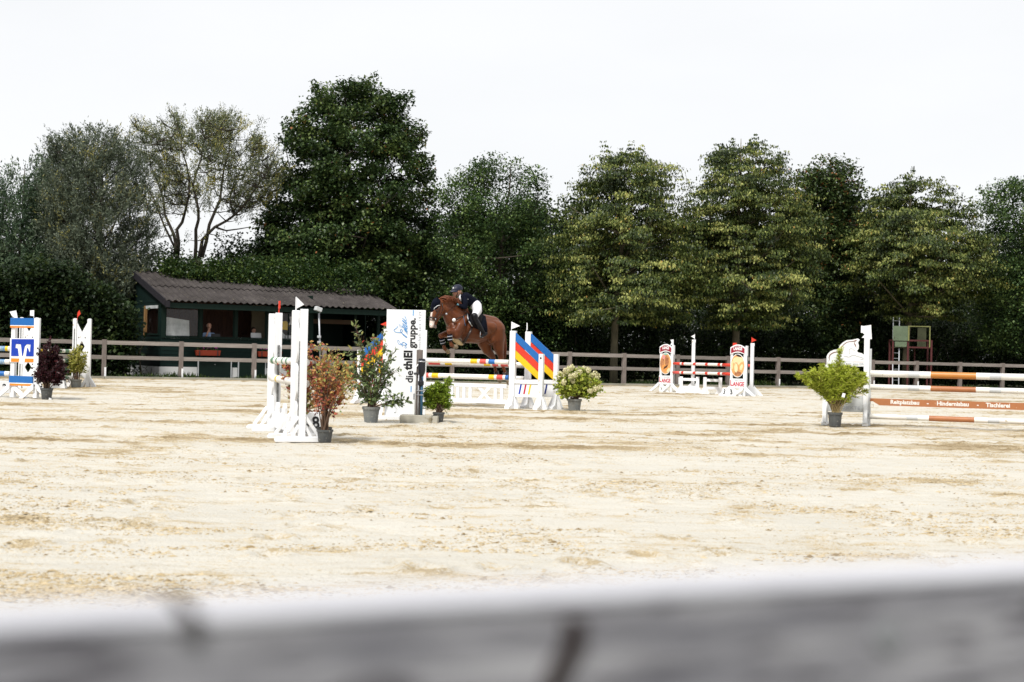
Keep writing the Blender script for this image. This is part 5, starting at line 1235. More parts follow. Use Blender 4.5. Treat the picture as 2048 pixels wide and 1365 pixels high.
# ---- bakery obstacle
def bakery(x0, x1, Y0, Y1, base, topy, label, kind):
    a0, a1 = gx(x0, Y0), gx(x1, Y1); fr = Frame(a0, math.atan2(a1.y - a0.y, a1.x - a0.x)); W = (a1 - a0).length
    r = thing('sign_wing', label, 'jump wing', fr, 'wings with red bakery signs')
    Hh = 1.70; pw = .07
    for u in (pw / 2, W - pw / 2): mb = MB(); mb.bx(u - pw / 2, u + pw / 2, -.03, .03, .0, 1.42); mb.build('post', WHITE, r)
    mb = MB(); mb.bx(W + .001, W + .055, -.05, .05, .25, 1.62); mb.build('cup_post', WHITE, r, bevel=.003)
    mb = MB(); mb.bx(W + .056, W + .062, -.02, .02, .3, 1.3); mb.build('cup_track', TRACK, r)
    arc = lambda z0, b: [(u, z0 + b * math.sin(math.pi * u / W)) for u in np.linspace(0, W, 13)]
    up_, lo = arc(1.56, .10), arc(1.33, .07)
    mb = MB(); mb.plate(up_ + lo[::-1], -.055, -.031); mb.build('arched_board', WHITE, r)
    ins = lambda pts, s, dz: [(W / 2 + (u - W / 2) * s, z + dz) for u, z in pts]
    mb = MB(); mb.plate(ins(up_, .9, -.035) + ins(lo, .9, .035)[::-1], -.0585, -.0555); mb.build('maroon_band', MAROON, r)
    text('lettering', 'LANGE', .135, WHITE2, r, face_front(W / 2, -.0595, 1.52), bold=.006, sx=.72)
    text('small_lettering', 'B\u00c4CKEREI', .045, WHITE2, r, face_front(W / 2, -.0595, 1.60), sx=.8)
    # oval bread picture: flat printed panel built up of its coloured areas
    cx, cz, ax, az = W / 2, .98, W * .46, .37
    ov = lambda s=1.0, ox=0, oz=0, sx=1.0: [(cx + ox + ax * s * sx * math.cos(t), cz + oz + az * s * math.sin(t)) for t in np.linspace(0, 2 * math.pi, 29)[:-1]]
    mb = MB(); mb.plate(ov(1.03), -.050, -.0310); mb.build('oval_board', WHITE, r)
    def area(pts, m, d): mb = MB(); mb.plate(pts, -.0505 - d * .0015, -.0500 - (d - 1) * .0015 - .0002); mb.build('printed_area', m, r)
    el = lambda x, z, rx, rz, n=16, rot=0: [(cx + ax * (x + rx * math.cos(t) * math.cos(rot) - rz * math.sin(t) * math.sin(rot)), cz + az * (z + rz * math.sin(t) * math.cos(rot) + rx * math.cos(t) * math.sin(rot))) for t in np.linspace(0, 2 * math.pi, n + 1)[:-1]]
    if kind == 0:
        area(ov(.97), BRTAN, 1); area(el(-.55, .05, .36, .5), GRIP, 2); area(el(.25, .25, .36, .52), GRIP, 3); area(el(-.3, .62, .26, .22), mat('pink print', (.75, .3, .28), .5), 4)
        area(el(-.1, -.42, .5, .28, rot=-.3), mat('orange bread print', (.75, .3, .08), .5), 4); area(el(.55, -.62, .3, .16, rot=.5), BRCREAM, 5); area(el(.0, .88, .35, .08), mat('mint print', (.25, .5, .4), .5), 5)
        for k in range(4): area(el(-.2 + k * .16, -.42 + .05 * k, .05, .18, rot=-.6), LEATH, 5)
    else:
        area(ov(.97), BRTAN, 1); area(el(.05, .42, .78, .36), BRCREAM, 2); area(el(-.2, -.22, .34, .5, rot=.15), GRIP, 3); area(el(-.22, -.2, .27, .42, rot=.15), BRCREAM, 4); area(el(.5, -.02, .44, .26, rot=.7), BRTAN, 2.5); area(el(.56, -.14, .3, .2, rot=.9), BRCREAM, 4)
        area(el(.1, -.72, .5, .2), GRIP, 4); area(el(.15, .86, .4, .09, rot=-.2), LEATH, 5); area(el(-.8, .02, .16, .36), BRCREAM, 3)
    mb = MB(); mb.bx(0.001, W - .001, -.055, -.031, .25, .56); mb.build('name_board', WHITE2, r)
    text('lettering', 'L', .25, LRED, r, face_front(.06 + .0, -.0565, .405), bold=.007, sx=.75)
    text('lettering', 'ANGE', .19, LRED, r, face_front(W / 2 + .05, -.0565, .375), bold=.007, sx=.78)
    text('small_lettering', 'B\u00c4CKEREI', .075, GREYT, r, face_front(W / 2 + .07, -.0565, .50), sx=.85)
    for u in (.03, W - .02):
        for s in (-1, 1):
            mb = MB(); mb.plate([(u + s * .02, .32), (u + s * .07, .28), (u + s * .42, .0), (u + s * .31, .0), (u + s * .02, .2)], -.11 if s < 0 else -.06, -.062 if s < 0 else -.012); mb.build('brace', WHITE, r, bevel=.003)
    return r, fr, W
b1, fb1, w1 = bakery(1321, 1345.5, 49.8, 49.4, 0, 0, 'left bakery sign wing with a picture of sliced bread', 0)
flag(b1, w1 + .02, 0, 1.62, WHITE, [(-.14, .0), (0, .0), (0, .2), (-.14, .19), (-.08, .1)], .2)
b2, fb2, w2 = bakery(1462, 1492, 46.0, 45.7, 0, 0, 'right bakery sign wing with a picture of round rolls', 1)
flag(b2, .04, .05, 1.58, RED, [(0, .0), (.1, .0), (.14, .13), (0, .13)], .12)
def plain_stand(px, Y, Hh, label, fm, pts, fx=0.0, pxw=.12):
    fr = Frame(gx(px, Y), math.radians(2)); r = thing('post_stand', label, 'jump stand', fr, 'single white jump posts')
    mb = MB(); mb.bx(-pxw / 2, pxw / 2, -.05, .05, 0, Hh); mb.build('post', WHITE, r, bevel=.004)
    mb = MB(); mb.bx(pxw / 2 - .02, pxw / 2 - .0, -.056, -.051, .3, Hh - .1); mb.build('cup_track', TRACK, r)
    for s in (-1, 1):
        mb = MB(); mb.plate([(s * pxw / 2, .34), (s * .34, .05), (s * .38, 0), (s * pxw / 2, 0)], -.035, .035); mb.build('brace', WHITE, r, bevel=.003)
    flag(r, fx, 0, Hh, fm, pts, .2)
    return r
plain_stand(1387, 48.6, 1.82, 'plain white jump post with a white flag between the bakery sign wings', WHITE, [(0, .03), (0, .18), (-.13, .11)], .03)
plain_stand(1504.5, 46.6, 1.72, 'plain white jump post with a red flag right of the bakery signs', RED, [(0, .03), (0, .19), (.16, .10)], -.03)
def bpole(label, x0, y0, Y0, x1, y1, Y1, grp='red and white poles', segs=None):
    pole(label, A(x0, y0, Y0), A(x1, y1, Y1), .05, segs, grp)
sg_ = [(.13, RED), (.16, WPOLE), (.2, RED), (.37, WPOLE), (.42, RED), (.585, WPOLE), (.63, RED), (.80, WPOLE), (.845, RED), (.875, WPOLE), (1, RED)]
sg2 = [(.13, PRED)] + sg_[1:]
bpole('upper red and white pole between the bakery signs', 1348, 727.6, 49.3, 1461, 730.6, 46.0, segs=sg_)
bpole('lower red and white pole between the bakery signs', 1347, 745.3, 49.3, 1461, 748.6, 46.0, segs=sg2)
bpole('rear red and white pole ending at the plain post with the red flag', 1391, 728.5, 48.7, 1503, 732, 46.8, segs=sg_)
for (x0, x1, Y, lab) in ((1363.5, 1396, 48.0, 'low white jump block, the left of two under the red poles'), (1411, 1441.5, 47.3, 'low white jump block, the right of two under the red poles')):
    fr = Frame(gx(x0, Y), math.radians(-6)); W = (gx(x1, Y) - gx(x0, Y)).length; r = thing('small_jump_block', lab, 'jump block', fr, 'low white blocks')
    for u in (0, W):
        mb = MB(); mb.bx(u - .055, u + .055, -.05, .05, 0, .56); mb.build('post', WHITE, r, bevel=.004)
        for s in (-1, 1): mb = MB(); mb.plate([(u + s * .056, .22), (u + s * .17, .03), (u + s * .17, 0), (u + s * .056, 0)], -.04, .04); mb.build('brace', WHITE, r)
    for z in (.42, .16): mb = MB(); mb.bx(.057, W - .057, -.03, .03, z, z + .09); mb.build('cross_rail', WHITE, r, bevel=.003)
number_block('white number block marked 3 in front of the right bakery sign', '3', Frame(gx(1458, 45.3), math.radians(28)), h=.27, wb=.36, wt=.25, size=.22)

# ---- right hand jump with the horse head cut-out
q0, q1 = gx(1652.5, 26.75), gx(1733.5, 26.55); E = Frame(q0, math.atan2(q1.y - q0.y, q1.x - q0.x)); EW = (q1 - q0).length
ew = thing('jump_wing', 'white wing topped by a horse head cut-out with brown outlines', 'jump wing', E)
ea = lambda px, py: E.at(px, py, -.03)
zp = ea(1737, 676)[1]
mb = MB(); mb.bx(-.05, .05, -.045, .045, 0, .52); mb.build('post', WHITE, ew, bevel=.004)
mb = MB(); mb.bx(EW - .05, EW + .05, -.045, .045, 0, zp); mb.build('post', WHITE, ew, bevel=.004)
mb = MB(); mb.bx(EW + .051, EW + .09, -.03, .03, .0, ea(1742, 698)[1]); mb.build('cup_post', LGREY, ew, bevel=.003)
mb = MB(); mb.bx(-.05, .05, -.045, .045, .522, ea(1650, 730)[1]); mb.build('upper_post', WHITE, ew, bevel=.004)
Q = lambda x, y: ea(1640 + x / 13.65, 640 + y / 13.65)
outl = [(1255, 1275), (180, 1275), (178, 1000), (210, 930), (280, 860), (380, 820), (500, 800), (540, 700), (620, 620), (720, 560), (880, 545), (1035, 510), (1085, 550), (1035, 620), (1060, 700), (1050, 800), (1005, 850), (1040, 890), (1130, 910), (1200, 950), (1255, 1000)]
mb = MB(); mb.plate([Q(x, y) for x, y in outl], -.03, -.006); mb.build('horse_cutout', WHITE2, ew)
def ink(pts, rr, m, nm='painted_line'):
    mb = MB(); P = [Q(x, y) for x, y in pts]
    mb.tube([(p[0], -.0305, p[1]) for p in P], rr, 5, flat=.6); mb.build(nm, m, ew)
INKB = mat('brown outline paint', (.2, .045, .015), .5); INKG = mat('pale grey outline paint', (.5, .5, .5), .5)
ink([(235, 1140), (255, 1080), (245, 1030), (270, 960), (330, 910), (400, 885), (490, 880)], [.003, .008, .012, .013, .012, .012, .008], INKB)
ink([(570, 820), (590, 750), (640, 680), (720, 620), (800, 595), (900, 590), (980, 565), (1010, 550)], [.005, .01, .01, .009, .008, .01, .012, .002], INKB)
ink([(980, 570), (940, 620), (935, 650), (965, 690), (990, 770)], [.003, .005, .012, .016, .002], INKB)
ink([(800, 940), (800, 800), (850, 780), (900, 800), (940, 850)], .007, INKG)
ink([(650, 990), (720, 1000), (780, 1020), (860, 980), (930, 960), (1020, 1000), (1120, 1020), (1180, 1050), (1170, 1085), (1100, 1080)], .007, INKG)
ink([(620, 1140), (930, 1150)], .003, GREYT); ink([(930, 1150), (1250, 1155)], .003, PRED)
u_, z_ = Q(890, 1205); text('small_lettering', 'Kev Team Jean Elfring', .065, GREYT, ew, face_front(u_, -.0315, z_, -.02), sx=.98)
mb = MB(); (ul, zl), (ur, zr) = ea(1652, 790), ea(1729, 825)
mb.bx(.052, EW - .052, -.02, .02, zr, zl); mb.build('panel', LGREY, ew, bevel=.003)
u_, z_ = ea(1712, 816.5); text('lettering', 'PROJEKTE', .085, GREYT, ew, face_front(u_ - .16, -.0215, z_, -.02), sx=1.25)
mb = MB(); mb.plate([ea(x, y) for x, y in ((1738.5, 651), (1742, 650), (1743.5, 678.5), (1740, 679), (1733, 676.5), (1723, 676), (1729, 669.5), (1725, 666), (1721.5, 666), (1722, 651.5), (1727, 652.5))], -.012, .012); mb.build('flag', WHITE2, ew)
for u in (0, EW):
    mb = MB(); mb.bx(u - .055, u + .055, -.25, .3, 0, .05); mb.build('foot', WHITE, ew, bevel=.004)
    for s in (-1, 1): mb = MB(); mb.beam((u, s * .05, .4), (u, s * .24, .05), .05, .06, up=(1, 0, 0)); mb.build('brace', WHITE, ew)
eD = Vector((2.49, -1.0, 0)).normalized(); eS = E.w(EW + .08, -.05, 0)
segE = lambda: [(.175, WPOLE), (.222, LGREY), (.275, WPOLE), (.46, None), (.51, WPOLE), (.56, LGREY), (1, WPOLE)]
for py, lab, cm, r in ((747.5, 'topmost brown and white pole of the right hand jump', PTAN, .062), (774.3, 'second brown and white pole of the right hand jump, above the lettered plank', PBROWN, .052), (833, 'brown and white pole lying lowest in the right hand jump', PBROWN, .05)):
    z = A(1745, py, eS.y).z; p0 = eS.copy(); p1 = eS + eD * 3.6; p0.z = p1.z = z
    sh = {747.5: 0, 774.3: .0, 833: -.005}[py]
    pole(lab, p0, p1, r, [(f + (sh if f < 1 else 0), m or cm) for f, m in [(.19, WPOLE), (.245, LGREY), (.30, WPOLE), (.52, None), (.585, WPOLE), (.64, LGREY), (1, WPOLE)]], 'brown and white poles')
PF = Frame(eS, math.atan2(eD.y, eD.x)); pl = thing('lettered_plank', 'terracotta brown plank with white lettering in the right hand jump', 'plank', PF)
pa = lambda px, py: PF.at(px, py, -.015)
zt, zb, zn = pa(1760, 797.6)[1], pa(1790, 812.2)[1], pa(1745, 803)[1]
PLN = 3.5
mb = MB(); mb.plate([(0.0, zt), (0.0, zn), (.05, zn), (.17, zb), (PLN - .17, zb), (PLN - .05, zn), (PLN, zn), (PLN, zt)], -.015, .015); mb.build('board', PBROWN, pl)
PWHITE = mat('white plank lettering', (.8, .78, .74), .5)
zm = (zt + zb) / 2 + .005
for s_, px in (('Reitplatzbau', 1809.5), ('-', 1855.5), ('Hindernisbau', 1905.5), ('-', 1955.5), ('Tischlerei', 1996)):
    text('lettering', s_, .105, PWHITE, pl, face_front(pa(px, 806)[0], -.0165, zm), bold=.0035, sx=1.0)
mb = MB(); mb.box((.03, 0, zb - .01), (.06, .08, .05)); mb.build('support', WPOLE, pl)

# ================================================================== potted plants
def pot(root, r0, r1, h, m=POT):
    mb = MB(); mb.lathe([(r0 * .9, 0), (r0, .01), (r1 * .95, h * .82), (r1 * .96, h * .83), (r1 * 1.04, h * .84), (r1 * 1.06, h), (r1 * .97, h), (r1 * .95, h * .9)], n=24); mb.build('pot', m, root)
    mb = MB(); mb.lathe([(r1 * .3, h * .88), (r1 * .94, h * .9)], n=16); mb.add([(r1 * .94 * math.cos(t), r1 * .94 * math.sin(t), h * .91) for t in np.linspace(0, 2 * math.pi, 17)[:-1]], [tuple(range(16))]); mb.build('soil', SOIL, root)
def shrub(name, label, px, Y, pr, ph, twigs, lm, L, W, per, seed, potm=POT, stemm=STEM, droop=0.0, spread=.05, lshape=1.0, extra=None, cat='potted plant', group='potted plants between the jumps', cols=None, nsub=3, tbias=0.0, tmin=.3):
    """twigs: pixel points of main shoot tips (px, py, depth offset); stems rise from the pot, side twigs carry leaves"""
    b = gx(px, Y); fr = Frame(b, 0); root = thing(name, label, cat, fr, group); pot(root, pr[0], pr[1], ph, potm)
    r = random.Random(seed); nr = np.random.default_rng(seed); mb = MB(); C, D, Nn, T = [], [], [], []
    for tx, ty, dy in twigs:
        tip = A(tx, ty, Y + dy) - b; s = Vector((r.uniform(-.5, .5) * pr[1], r.uniform(-.5, .5) * pr[1], ph * .9))
        mid = s.lerp(tip, .5) + Vector((-(tip.x) * .22, 0, .08 * tip.z)) + Vector((r.uniform(-.04, .04), r.uniform(-.04, .04), 0))
        P = [(s * (1 - t) ** 2 + mid * 2 * t * (1 - t) + tip * t * t) for t in np.linspace(0, 1, 9)]
        if droop: 
            for i in range(9): P[i] = P[i] - Vector((0, 0, droop * (i / 8) ** 4))
        mb.tube(P, [.008 * (1 - i / 9) + .0022 for i in range(9)], 5, caps=False)
        for k in range(nsub * 6 + 6):
            t = r.uniform(tmin, 1) ** .8; j = min(int(t * 8), 7); q = P[j].lerp(P[j + 1], t * 8 - j)
            ax = (P[j + 1] - P[j]).normalized(); dr = (Vector((r.gauss(0, 1), r.gauss(0, 1), r.gauss(0, .7))) * .9 + ax * .9).normalized(); ln = spread * r.uniform(.5, 1.8) * (1.2 - .5 * t)
            e = q + dr * ln
            if r.random() < .6: mb.tube([q, e], [.003, .0015], 3, caps=False)
            for i in range(per):
                f = r.uniform(.1, 1); C.append(q.lerp(e, f) + Vector((r.gauss(0, .012), r.gauss(0, .012), r.gauss(0, .012)))); D.append(dr + Vector((r.gauss(0, .7), r.gauss(0, .7), r.gauss(0, .5) - droop * 2))); T.append(t)
    mb.build('stems', stemm, root, smooth=True)
    C = np.array([tuple(c_) for c_ in C]); D = np.array([tuple(c_) for c_ in D]); T = np.array(T); N = len(C)
    sz = nr.uniform(.6, 1.3, N); tint = nr.normal(.45 + tbias, .22, N) if cols is None else cols(C, T, nr)
    tag(leaves('foliage', C, D, nr.normal(0, .6, (N, 3)) + (0, -.35, .6), L * sz, W * sz, tint, lm, root), kind='stuff')
    return root, b
L_REDM = leafmat('dark red maple leaf', [(0, (.012, .004, .006)), (.6, (.035, .009, .013)), (.95, (.09, .015, .02)), (1, (.2, .03, .03))], .5)
L_YSH = leafmat('yellow variegated leaf', [(0, (.1, .13, .02)), (.4, (.3, .3, .06)), (1, (.62, .56, .2))], .5)
L_AUT = leafmat('autumn shrub leaf', [(0, (.22, .03, .03)), (.2, (.4, .09, .05)), (.42, (.52, .2, .06)), (.6, (.5, .38, .09)), (.78, (.3, .36, .08)), (1, (.15, .25, .05))], .5, .22, .92)
L_PHO = leafmat('glossy evergreen leaf', [(0, (.04, .07, .03)), (.5, (.13, .18, .075)), (.75, (.27, .31, .12)), (.86, (.3, .22, .05)), (.93, (.38, .07, .05)), (1, (.45, .08, .07))], .3)
L_FRESH = leafmat('fresh green leaf', [(0, (.08, .14, .015)), (.5, (.2, .29, .035)), (1, (.38, .45, .07))], .5)
L_BAM = leafmat('bamboo leaf', [(0, (.2, .25, .03)), (.5, (.46, .53, .08)), (1, (.66, .67, .18))], .5, .45)
L_HYD = leafmat('hydrangea leaf', [(0, (.12, .19, .03)), (.5, (.34, .4, .07)), (1, (.55, .56, .15))], .5)
L_BLO = leafmat('cream bloom petal', [(0, (.56, .58, .28)), (.5, (.76, .73, .46)), (1, (.82, .72, .55))], .7, .25, 1.0)
R_ = random.Random(3)
def fan(cx, cy, rx, ry, n, y0=.22, lo=-.1):
    """tips spread over the upper side of an ellipse of pixels"""
    o = []
    for i in range(n):
        a = math.pi * (i + .5) / n + R_.uniform(-.08, .08); k = R_.uniform(.45, 1.0) if i % 2 else R_.uniform(.85, 1.05)
        o.append((cx + rx * k * math.cos(a), cy - ry * k * (math.sin(a) * (1 - lo) + lo), R_.uniform(-y0, y0)))
    return o
shrub('potted_maple', 'dark red leaved maple in a black pot beside the blue and orange wing', 95.5, 30.6, (.10, .13), .24, fan(99, 745, 26, 56, 22) + fan(98, 760, 26, 25, 10), L_REDM, .055, .04, 7, 101, spread=.16, nsub=4)
shrub('potted_privet', 'small yellow variegated shrub in a grey pot before the lattice wing', 153.5, 39.6, (.13, .16), .22, fan(155, 725, 17, 32, 16) + fan(155, 735, 15, 12, 7), L_YSH, .05, .035, 7, 103, potm=POTB, spread=.13)
def autcol(C, T, nr): return np.clip(.12 + .55 * np.clip((C[:, 2] - .3) / 1.0, 0, 1) + .22 * (np.abs(C[:, 0]) > .2) + nr.normal(0, .2, len(C)), 0, 1)
shrub('autumn_shrub', 'autumn red and orange shrub in a black pot right of the near white wing', 653.5, 18.35, (.082, .105), .17, [(640, 690, .1), (628, 720, -.1), (622, 742, .1), (648, 715, .0), (664, 700, -.1), (680, 716, .1), (693, 738, 0), (700, 755, -.1), (624, 765, .1), (690, 790, .1), (668, 735, -.15), (655, 748, .15), (640, 765, -.1), (676, 765, .1), (632, 790, .1), (664, 780, .1), (682, 775, -.1), (645, 735, -.1)], L_AUT, .05, .028, 3, 105, spread=.13, cols=autcol)
shrub('autumn_shrub', 'yellow and orange tinged shrub just behind the red one, towards the sign board', 652, 18.95, (.08, .1), .17, [(668, 712, .1), (682, 708, 0), (694, 722, -.1), (704, 742, .1), (712, 760, 0), (690, 748, .1), (676, 735, -.1), (700, 780, 0), (672, 720, .1), (708, 728, .1), (655, 715, 0), (640, 735, .1)], L_AUT, .05, .028, 3, 106, spread=.13, cols=lambda C, T, nr: np.clip(.62 + nr.normal(0, .16, len(C)), 0, 1))
shrub('autumn_shrub', 'autumn coloured shrub standing behind the near white wing and number 8 block', 607, 19.6, (.08, .1), .17, [(571, 735, .1), (576, 730, -.1), (615, 700, .1), (622, 690, .0), (600, 740, .1), (625, 730, -.1), (640, 725, .1), (630, 760, 0), (612, 780, .1), (636, 800, -.1), (618, 745, 0), (605, 720, .1), (570, 752, .1)], L_AUT, .055, .034, 4, 107, spread=.11, cols=lambda C, T, nr: np.clip(.35 + nr.normal(0, .25, len(C)) + .25 * (C[:, 2] < .6), 0, 1))
def phocol(C, T, nr): return np.clip(.36 + nr.normal(0, .17, len(C)) + .42 * np.clip((C[:, 2] - .9) / .8, 0, 1) * (T > .6), 0, 1)
shrub('evergreen_shrub', 'large green shrub with reddish tips in a grey pot left of the sign board', 745, 23.65, (.11, .145), .27, [(712, 655, .1), (717, 672, 0), (697, 708, .1), (690, 728, -.1), (735, 690, .1), (748, 668, -.1), (757, 675, .1), (768, 656, 0), (775, 690, -.1), (790, 702, -.2), (800, 735, -.2), (785, 740, .1), (708, 735, .1), (722, 715, -.1), (740, 730, .1), (760, 720, -.1), (712, 770, .1), (720, 790, -.1), (775, 770, .1), (765, 750, -.1), (730, 760, .1), (750, 770, -.15), (815, 800, -.25), (808, 806, -.2), (795, 790, -.2), (735, 800, -.1), (755, 795, -.1), (783, 715, .1), (728, 745, .1), (700, 750, -.1), (770, 740, 0)], L_PHO, .09, .036, 2, 109, potm=POTB, spread=.14, cols=phocol)
shrub('leafy_green_shrub', 'fresh green shrub in a dark pot right of the concrete block', 880, 24.05, (.075, .098), .185, fan(874, 806, 24, 38, 20) + [(896, 764, 0), (893, 775, .1), (898, 760, 0), (890, 782, -.1), (850, 790, .1), (852, 808, 0), (865, 785, 0)], L_FRESH, .05, .018, 9, 111, spread=.10, nsub=5)
hy, hb = shrub('hydrangea', 'cream flowering hydrangea in a grey pot right of the slatted wings', 1151, 30.85, (.125, .155), .25, fan(1156, 775, 44, 36, 26) + fan(1155, 790, 36, 16, 12), L_HYD, .07, .045, 5, 113, potm=POTB, spread=.13)
bl = []
for x, y in [(1130, 742), (1138, 738), (1144, 735), (1155, 741), (1160, 745), (1168, 738), (1177, 740), (1120, 748), (1126, 752), (1132, 748), (1190, 748), (1195, 752), (1184, 752), (1175, 750), (1141, 752), (1150, 750), (1167, 755), (1196, 764), (1182, 766), (1145, 762), (1156, 768), (1190, 778), (1180, 782), (1128, 765), (1118, 755), (1198, 775)]:
    bl.append(A(x, y, 30.85 + R_.uniform(-.35, .1)) - hb)
for q in bl:
    pass
nr = np.random.default_rng(5); Cc = []; Dd = []
for q in bl:
    k = 60; dr = unit(nr.normal(0, 1, (k, 3))); Cc.append(np.array(q) + dr * np.array((.055, .055, .065)) * nr.uniform(.75, 1.05, (k, 1))); Dd.append(dr)
Cc, Dd = np.concatenate(Cc), np.concatenate(Dd)
leaves('blossoms', Cc, nr.normal(0, 1, Cc.shape), Dd, .04, .035, nr.random(len(Cc)), L_BLO, hy)
bm_, bb = shrub('potted_bamboo', 'yellow green bamboo in a black pot before the horse head wing', 1672.5, 25.95, (.105, .128), .262, [(1672 + 62 * math.sin(q_) * (1 if i_ % 3 else .55), 786 - (44 if i_ % 2 else 60) * math.cos(q_ * .72), R_.uniform(-.3, .3)) for i_, q_ in enumerate(np.linspace(-1.45, 1.45, 46))] + [(1597, 745, .1), (1612, 740, 0), (1606, 752, .1), (1592, 748, .1), (1622, 730, 0), (1680, 696, .0), (1681, 705, .05), (1733, 760, -.1), (1736, 775, 0), (1728, 745, .1), (1715, 735, 0), (1640, 728, .1)] , L_BAM, .085, .015, 7, 115, stemm=STEMT, droop=.04, spread=.085, nsub=5, tmin=.2)
mb = MB(); u_ = A(1687, 791, 25.7) - bb; mb.box(u_, (.055, .004, .075), M=Matrix.Rotation(.25, 3, 'Y')); mb.build('plant_tag', WHITE2, bm_)

SADDLE = mat('matt black saddle', (.008, .007, .008), .75, spec=.1)
# ================================================================== horse and rider
HD = Vector((-.76, -.65, 0)).normalized(); HL = Vector((.65, -.76, 0)).normalized()     # heading, left side
HO_ = A(945, 655, 32.7)
def J(px, py, ly=0.0):
    d = ray(px, py); q = HO_ + HL * ly; t = (q - CAMP).dot(HL) / d.dot(HL); return CAMP + d * t
hf = Frame((HO_.x, HO_.y), 0.0)
horse = thing('horse', 'chestnut horse with a white blaze jumping over the poles', 'horse', hf)
Hc = []
def ch(pts, rad, mi=0): Hc.extend(chain([tuple(p) for p in pts], rad, mi))
# trunk
ch([J(916, 655), J(930, 656), J(948, 658), J(966, 657), J(982, 656)], [.24, .295, .32, .29, .25])
ch([J(922, 643), J(936, 640), J(960, 643), J(985, 650)], [.16, .17, .18, .2])
ch([J(984, 658, .09), J(993, 661, .12)], [.23, .2]); ch([J(980, 658, -.09), J(989, 661, -.12)], [.23, .2])
ch([J(928, 632), J(934, 628)], [.12, .07])
ch([J(912, 662, .1), J(909, 655, .07)], [.17, .15]); ch([J(912, 662, -.1), J(905, 655, -.07)], [.17, .15])
# neck, crest and throat
ch([J(924, 636), J(912, 621), J(901, 610), J(889, 604), J(880, 605)], [.15, .13, .11, .10, .085])
ch([J(917, 646), J(905, 632), J(895, 621), J(887, 615)], [.19, .165, .13, .10])
ch([J(907, 650), J(899, 640), J(892, 630)], [.14, .12, .085])
# head, nearly vertical, chin tucked
ch([J(878, 607), J(872, 616), J(868, 630), J(865, 643), J(864, 651)], [.085, .098, .085, .068, .06])
ch([J(883, 616), J(878, 628), J(872, 640), J(869, 650)], [.10, .085, .055, .045])
ch([J(869, 653), J(871, 655)], [.042, .032], [2])
ch([J(863, 652, .028), J(862.5, 653, .03)], [.045, .04]); ch([J(863, 652, -.028), J(862.5, 653, -.03)], [.045, .04])
# ears in the bonnet come later; forelegs folded
def fore(ly, sh, el, kn, ca, fe, ho):
    ch([J(*sh, ly * .8), J(*el, ly)], [.155, .125]); ch([J(*el, ly), J(*((el[0] + kn[0]) / 2, (el[1] + kn[1]) / 2 - 1), ly), J(*kn, ly)], [.11, .082, .062])
    ch([J(*kn, ly), J(*((kn[0] * .75 + ca[0] * .25), (kn[1] * .75 + ca[1] * .25)), ly), J(*ca, ly)], [.066, .042, .036]); ch([J(*ca, ly), J(*fe, ly)], [.036, .046])
    ch([J(*fe, ly), J(*((fe[0] + ho[0]) / 2, (fe[1] + ho[1]) / 2), ly)], [.044, .036]); ch([J(*((fe[0] + ho[0]) / 2, (fe[1] + ho[1]) / 2), ly), J(*ho, ly)], [.044, .056], [3])
fore(.17, (920, 652), (913, 668), (898.5, 663), (901, 684), (903, 691), (912, 694))
fore(-.17, (911, 652), (902, 668), (882, 672), (887, 690), (889.5, 698), (896, 704))
# hind legs stretched behind
ch([J(992, 660, .14), J(994, 676, .15), J(997, 695, .15), J(1002, 714, .15)], [.22, .19, .13, .07])
ch([J(1002, 714, .15), J(1001, 719, .15), J(1006, 733, .15), J(1010, 745, .15)], [.066, .058, .04, .037])
ch([J(1010, 745, .15), J(1012, 752, .15)], [.037, .048], [1]); ch([J(1012, 752, .15), J(1015, 759, .15)], [.046, .04], [1]); ch([J(1015, 760, .15), J(1018, 766, .15)], [.048, .06], [3])
ch([J(975, 668, -.14), J(969, 685, -.15), J(974, 700, -.15), J(986, 715, -.15)], [.2, .17, .12, .065])
ch([J(986, 715, -.15), J(987, 720, -.15), J(990, 735, -.15), J(992, 745, -.15)], [.064, .055, .038, .036])
ch([J(992, 745, -.15), J(994, 751, -.15)], [.036, .045]); ch([J(994, 751, -.15), J(997, 757, -.15)], [.044, .04]); ch([J(997, 757, -.15), J(1000, 762, -.15)], [.048, .058], [3])
ch([J(984, 672), J(978, 680)], [.17, .12])
# dock
ch([J(998, 647), J(1003, 652)], [.07, .05])
# belly tuck and chest muscle
ch([J(934, 672), J(955, 674), J(972, 672)], [.17, .16, .12])
# shoulder blade, upper arm, stifle and buttock muscles standing out a little
ch([J(930, 638, .17), J(920, 652, .22), J(915, 662, .22)], [.09, .10, .085]); ch([J(930, 638, -.17), J(920, 652, -.22)], [.09, .10])
ch([J(990, 664, .17), J(985, 680, .17)], [.15, .10]); ch([J(998, 662, .17), J(1001, 680, .19)], [.12, .10]); ch([J(972, 652, .2), J(984, 655, .22)], [.10, .12])
HDn = np.array(HD); O3 = np.array(HO_)
def hpost(c, mi):
    hx = (c - O3) @ HDn; ly = (c - O3) @ np.array(HL)
    top = np.array(J(872, 614)); bot = np.array(J(864, 653)); ax = bot - top; L = np.linalg.norm(ax); ax = ax / L
    rel = c - top; t = rel @ ax; fwd = rel @ HDn; inhead = (t > -.02) & (fwd > -.02) & (np.linalg.norm(rel - t[:, None] * ax, axis=1) < .2)
    front = fwd - (ax @ HDn) * t
    blaze = inhead & (np.abs(ly) < .03 + .03 * np.clip((t - .2) / .3, 0, 1)) & (front > .03) & (mi == 0); mi[blaze] = 1
    nose = inhead & (t > L * .72) & (mi == 0) & (np.abs(ly) < .075) & (front > .0); mi[nose] = 1
    muz = inhead & (t > L * .9) & (mi == 0); mi[muz] = 2
    return mi
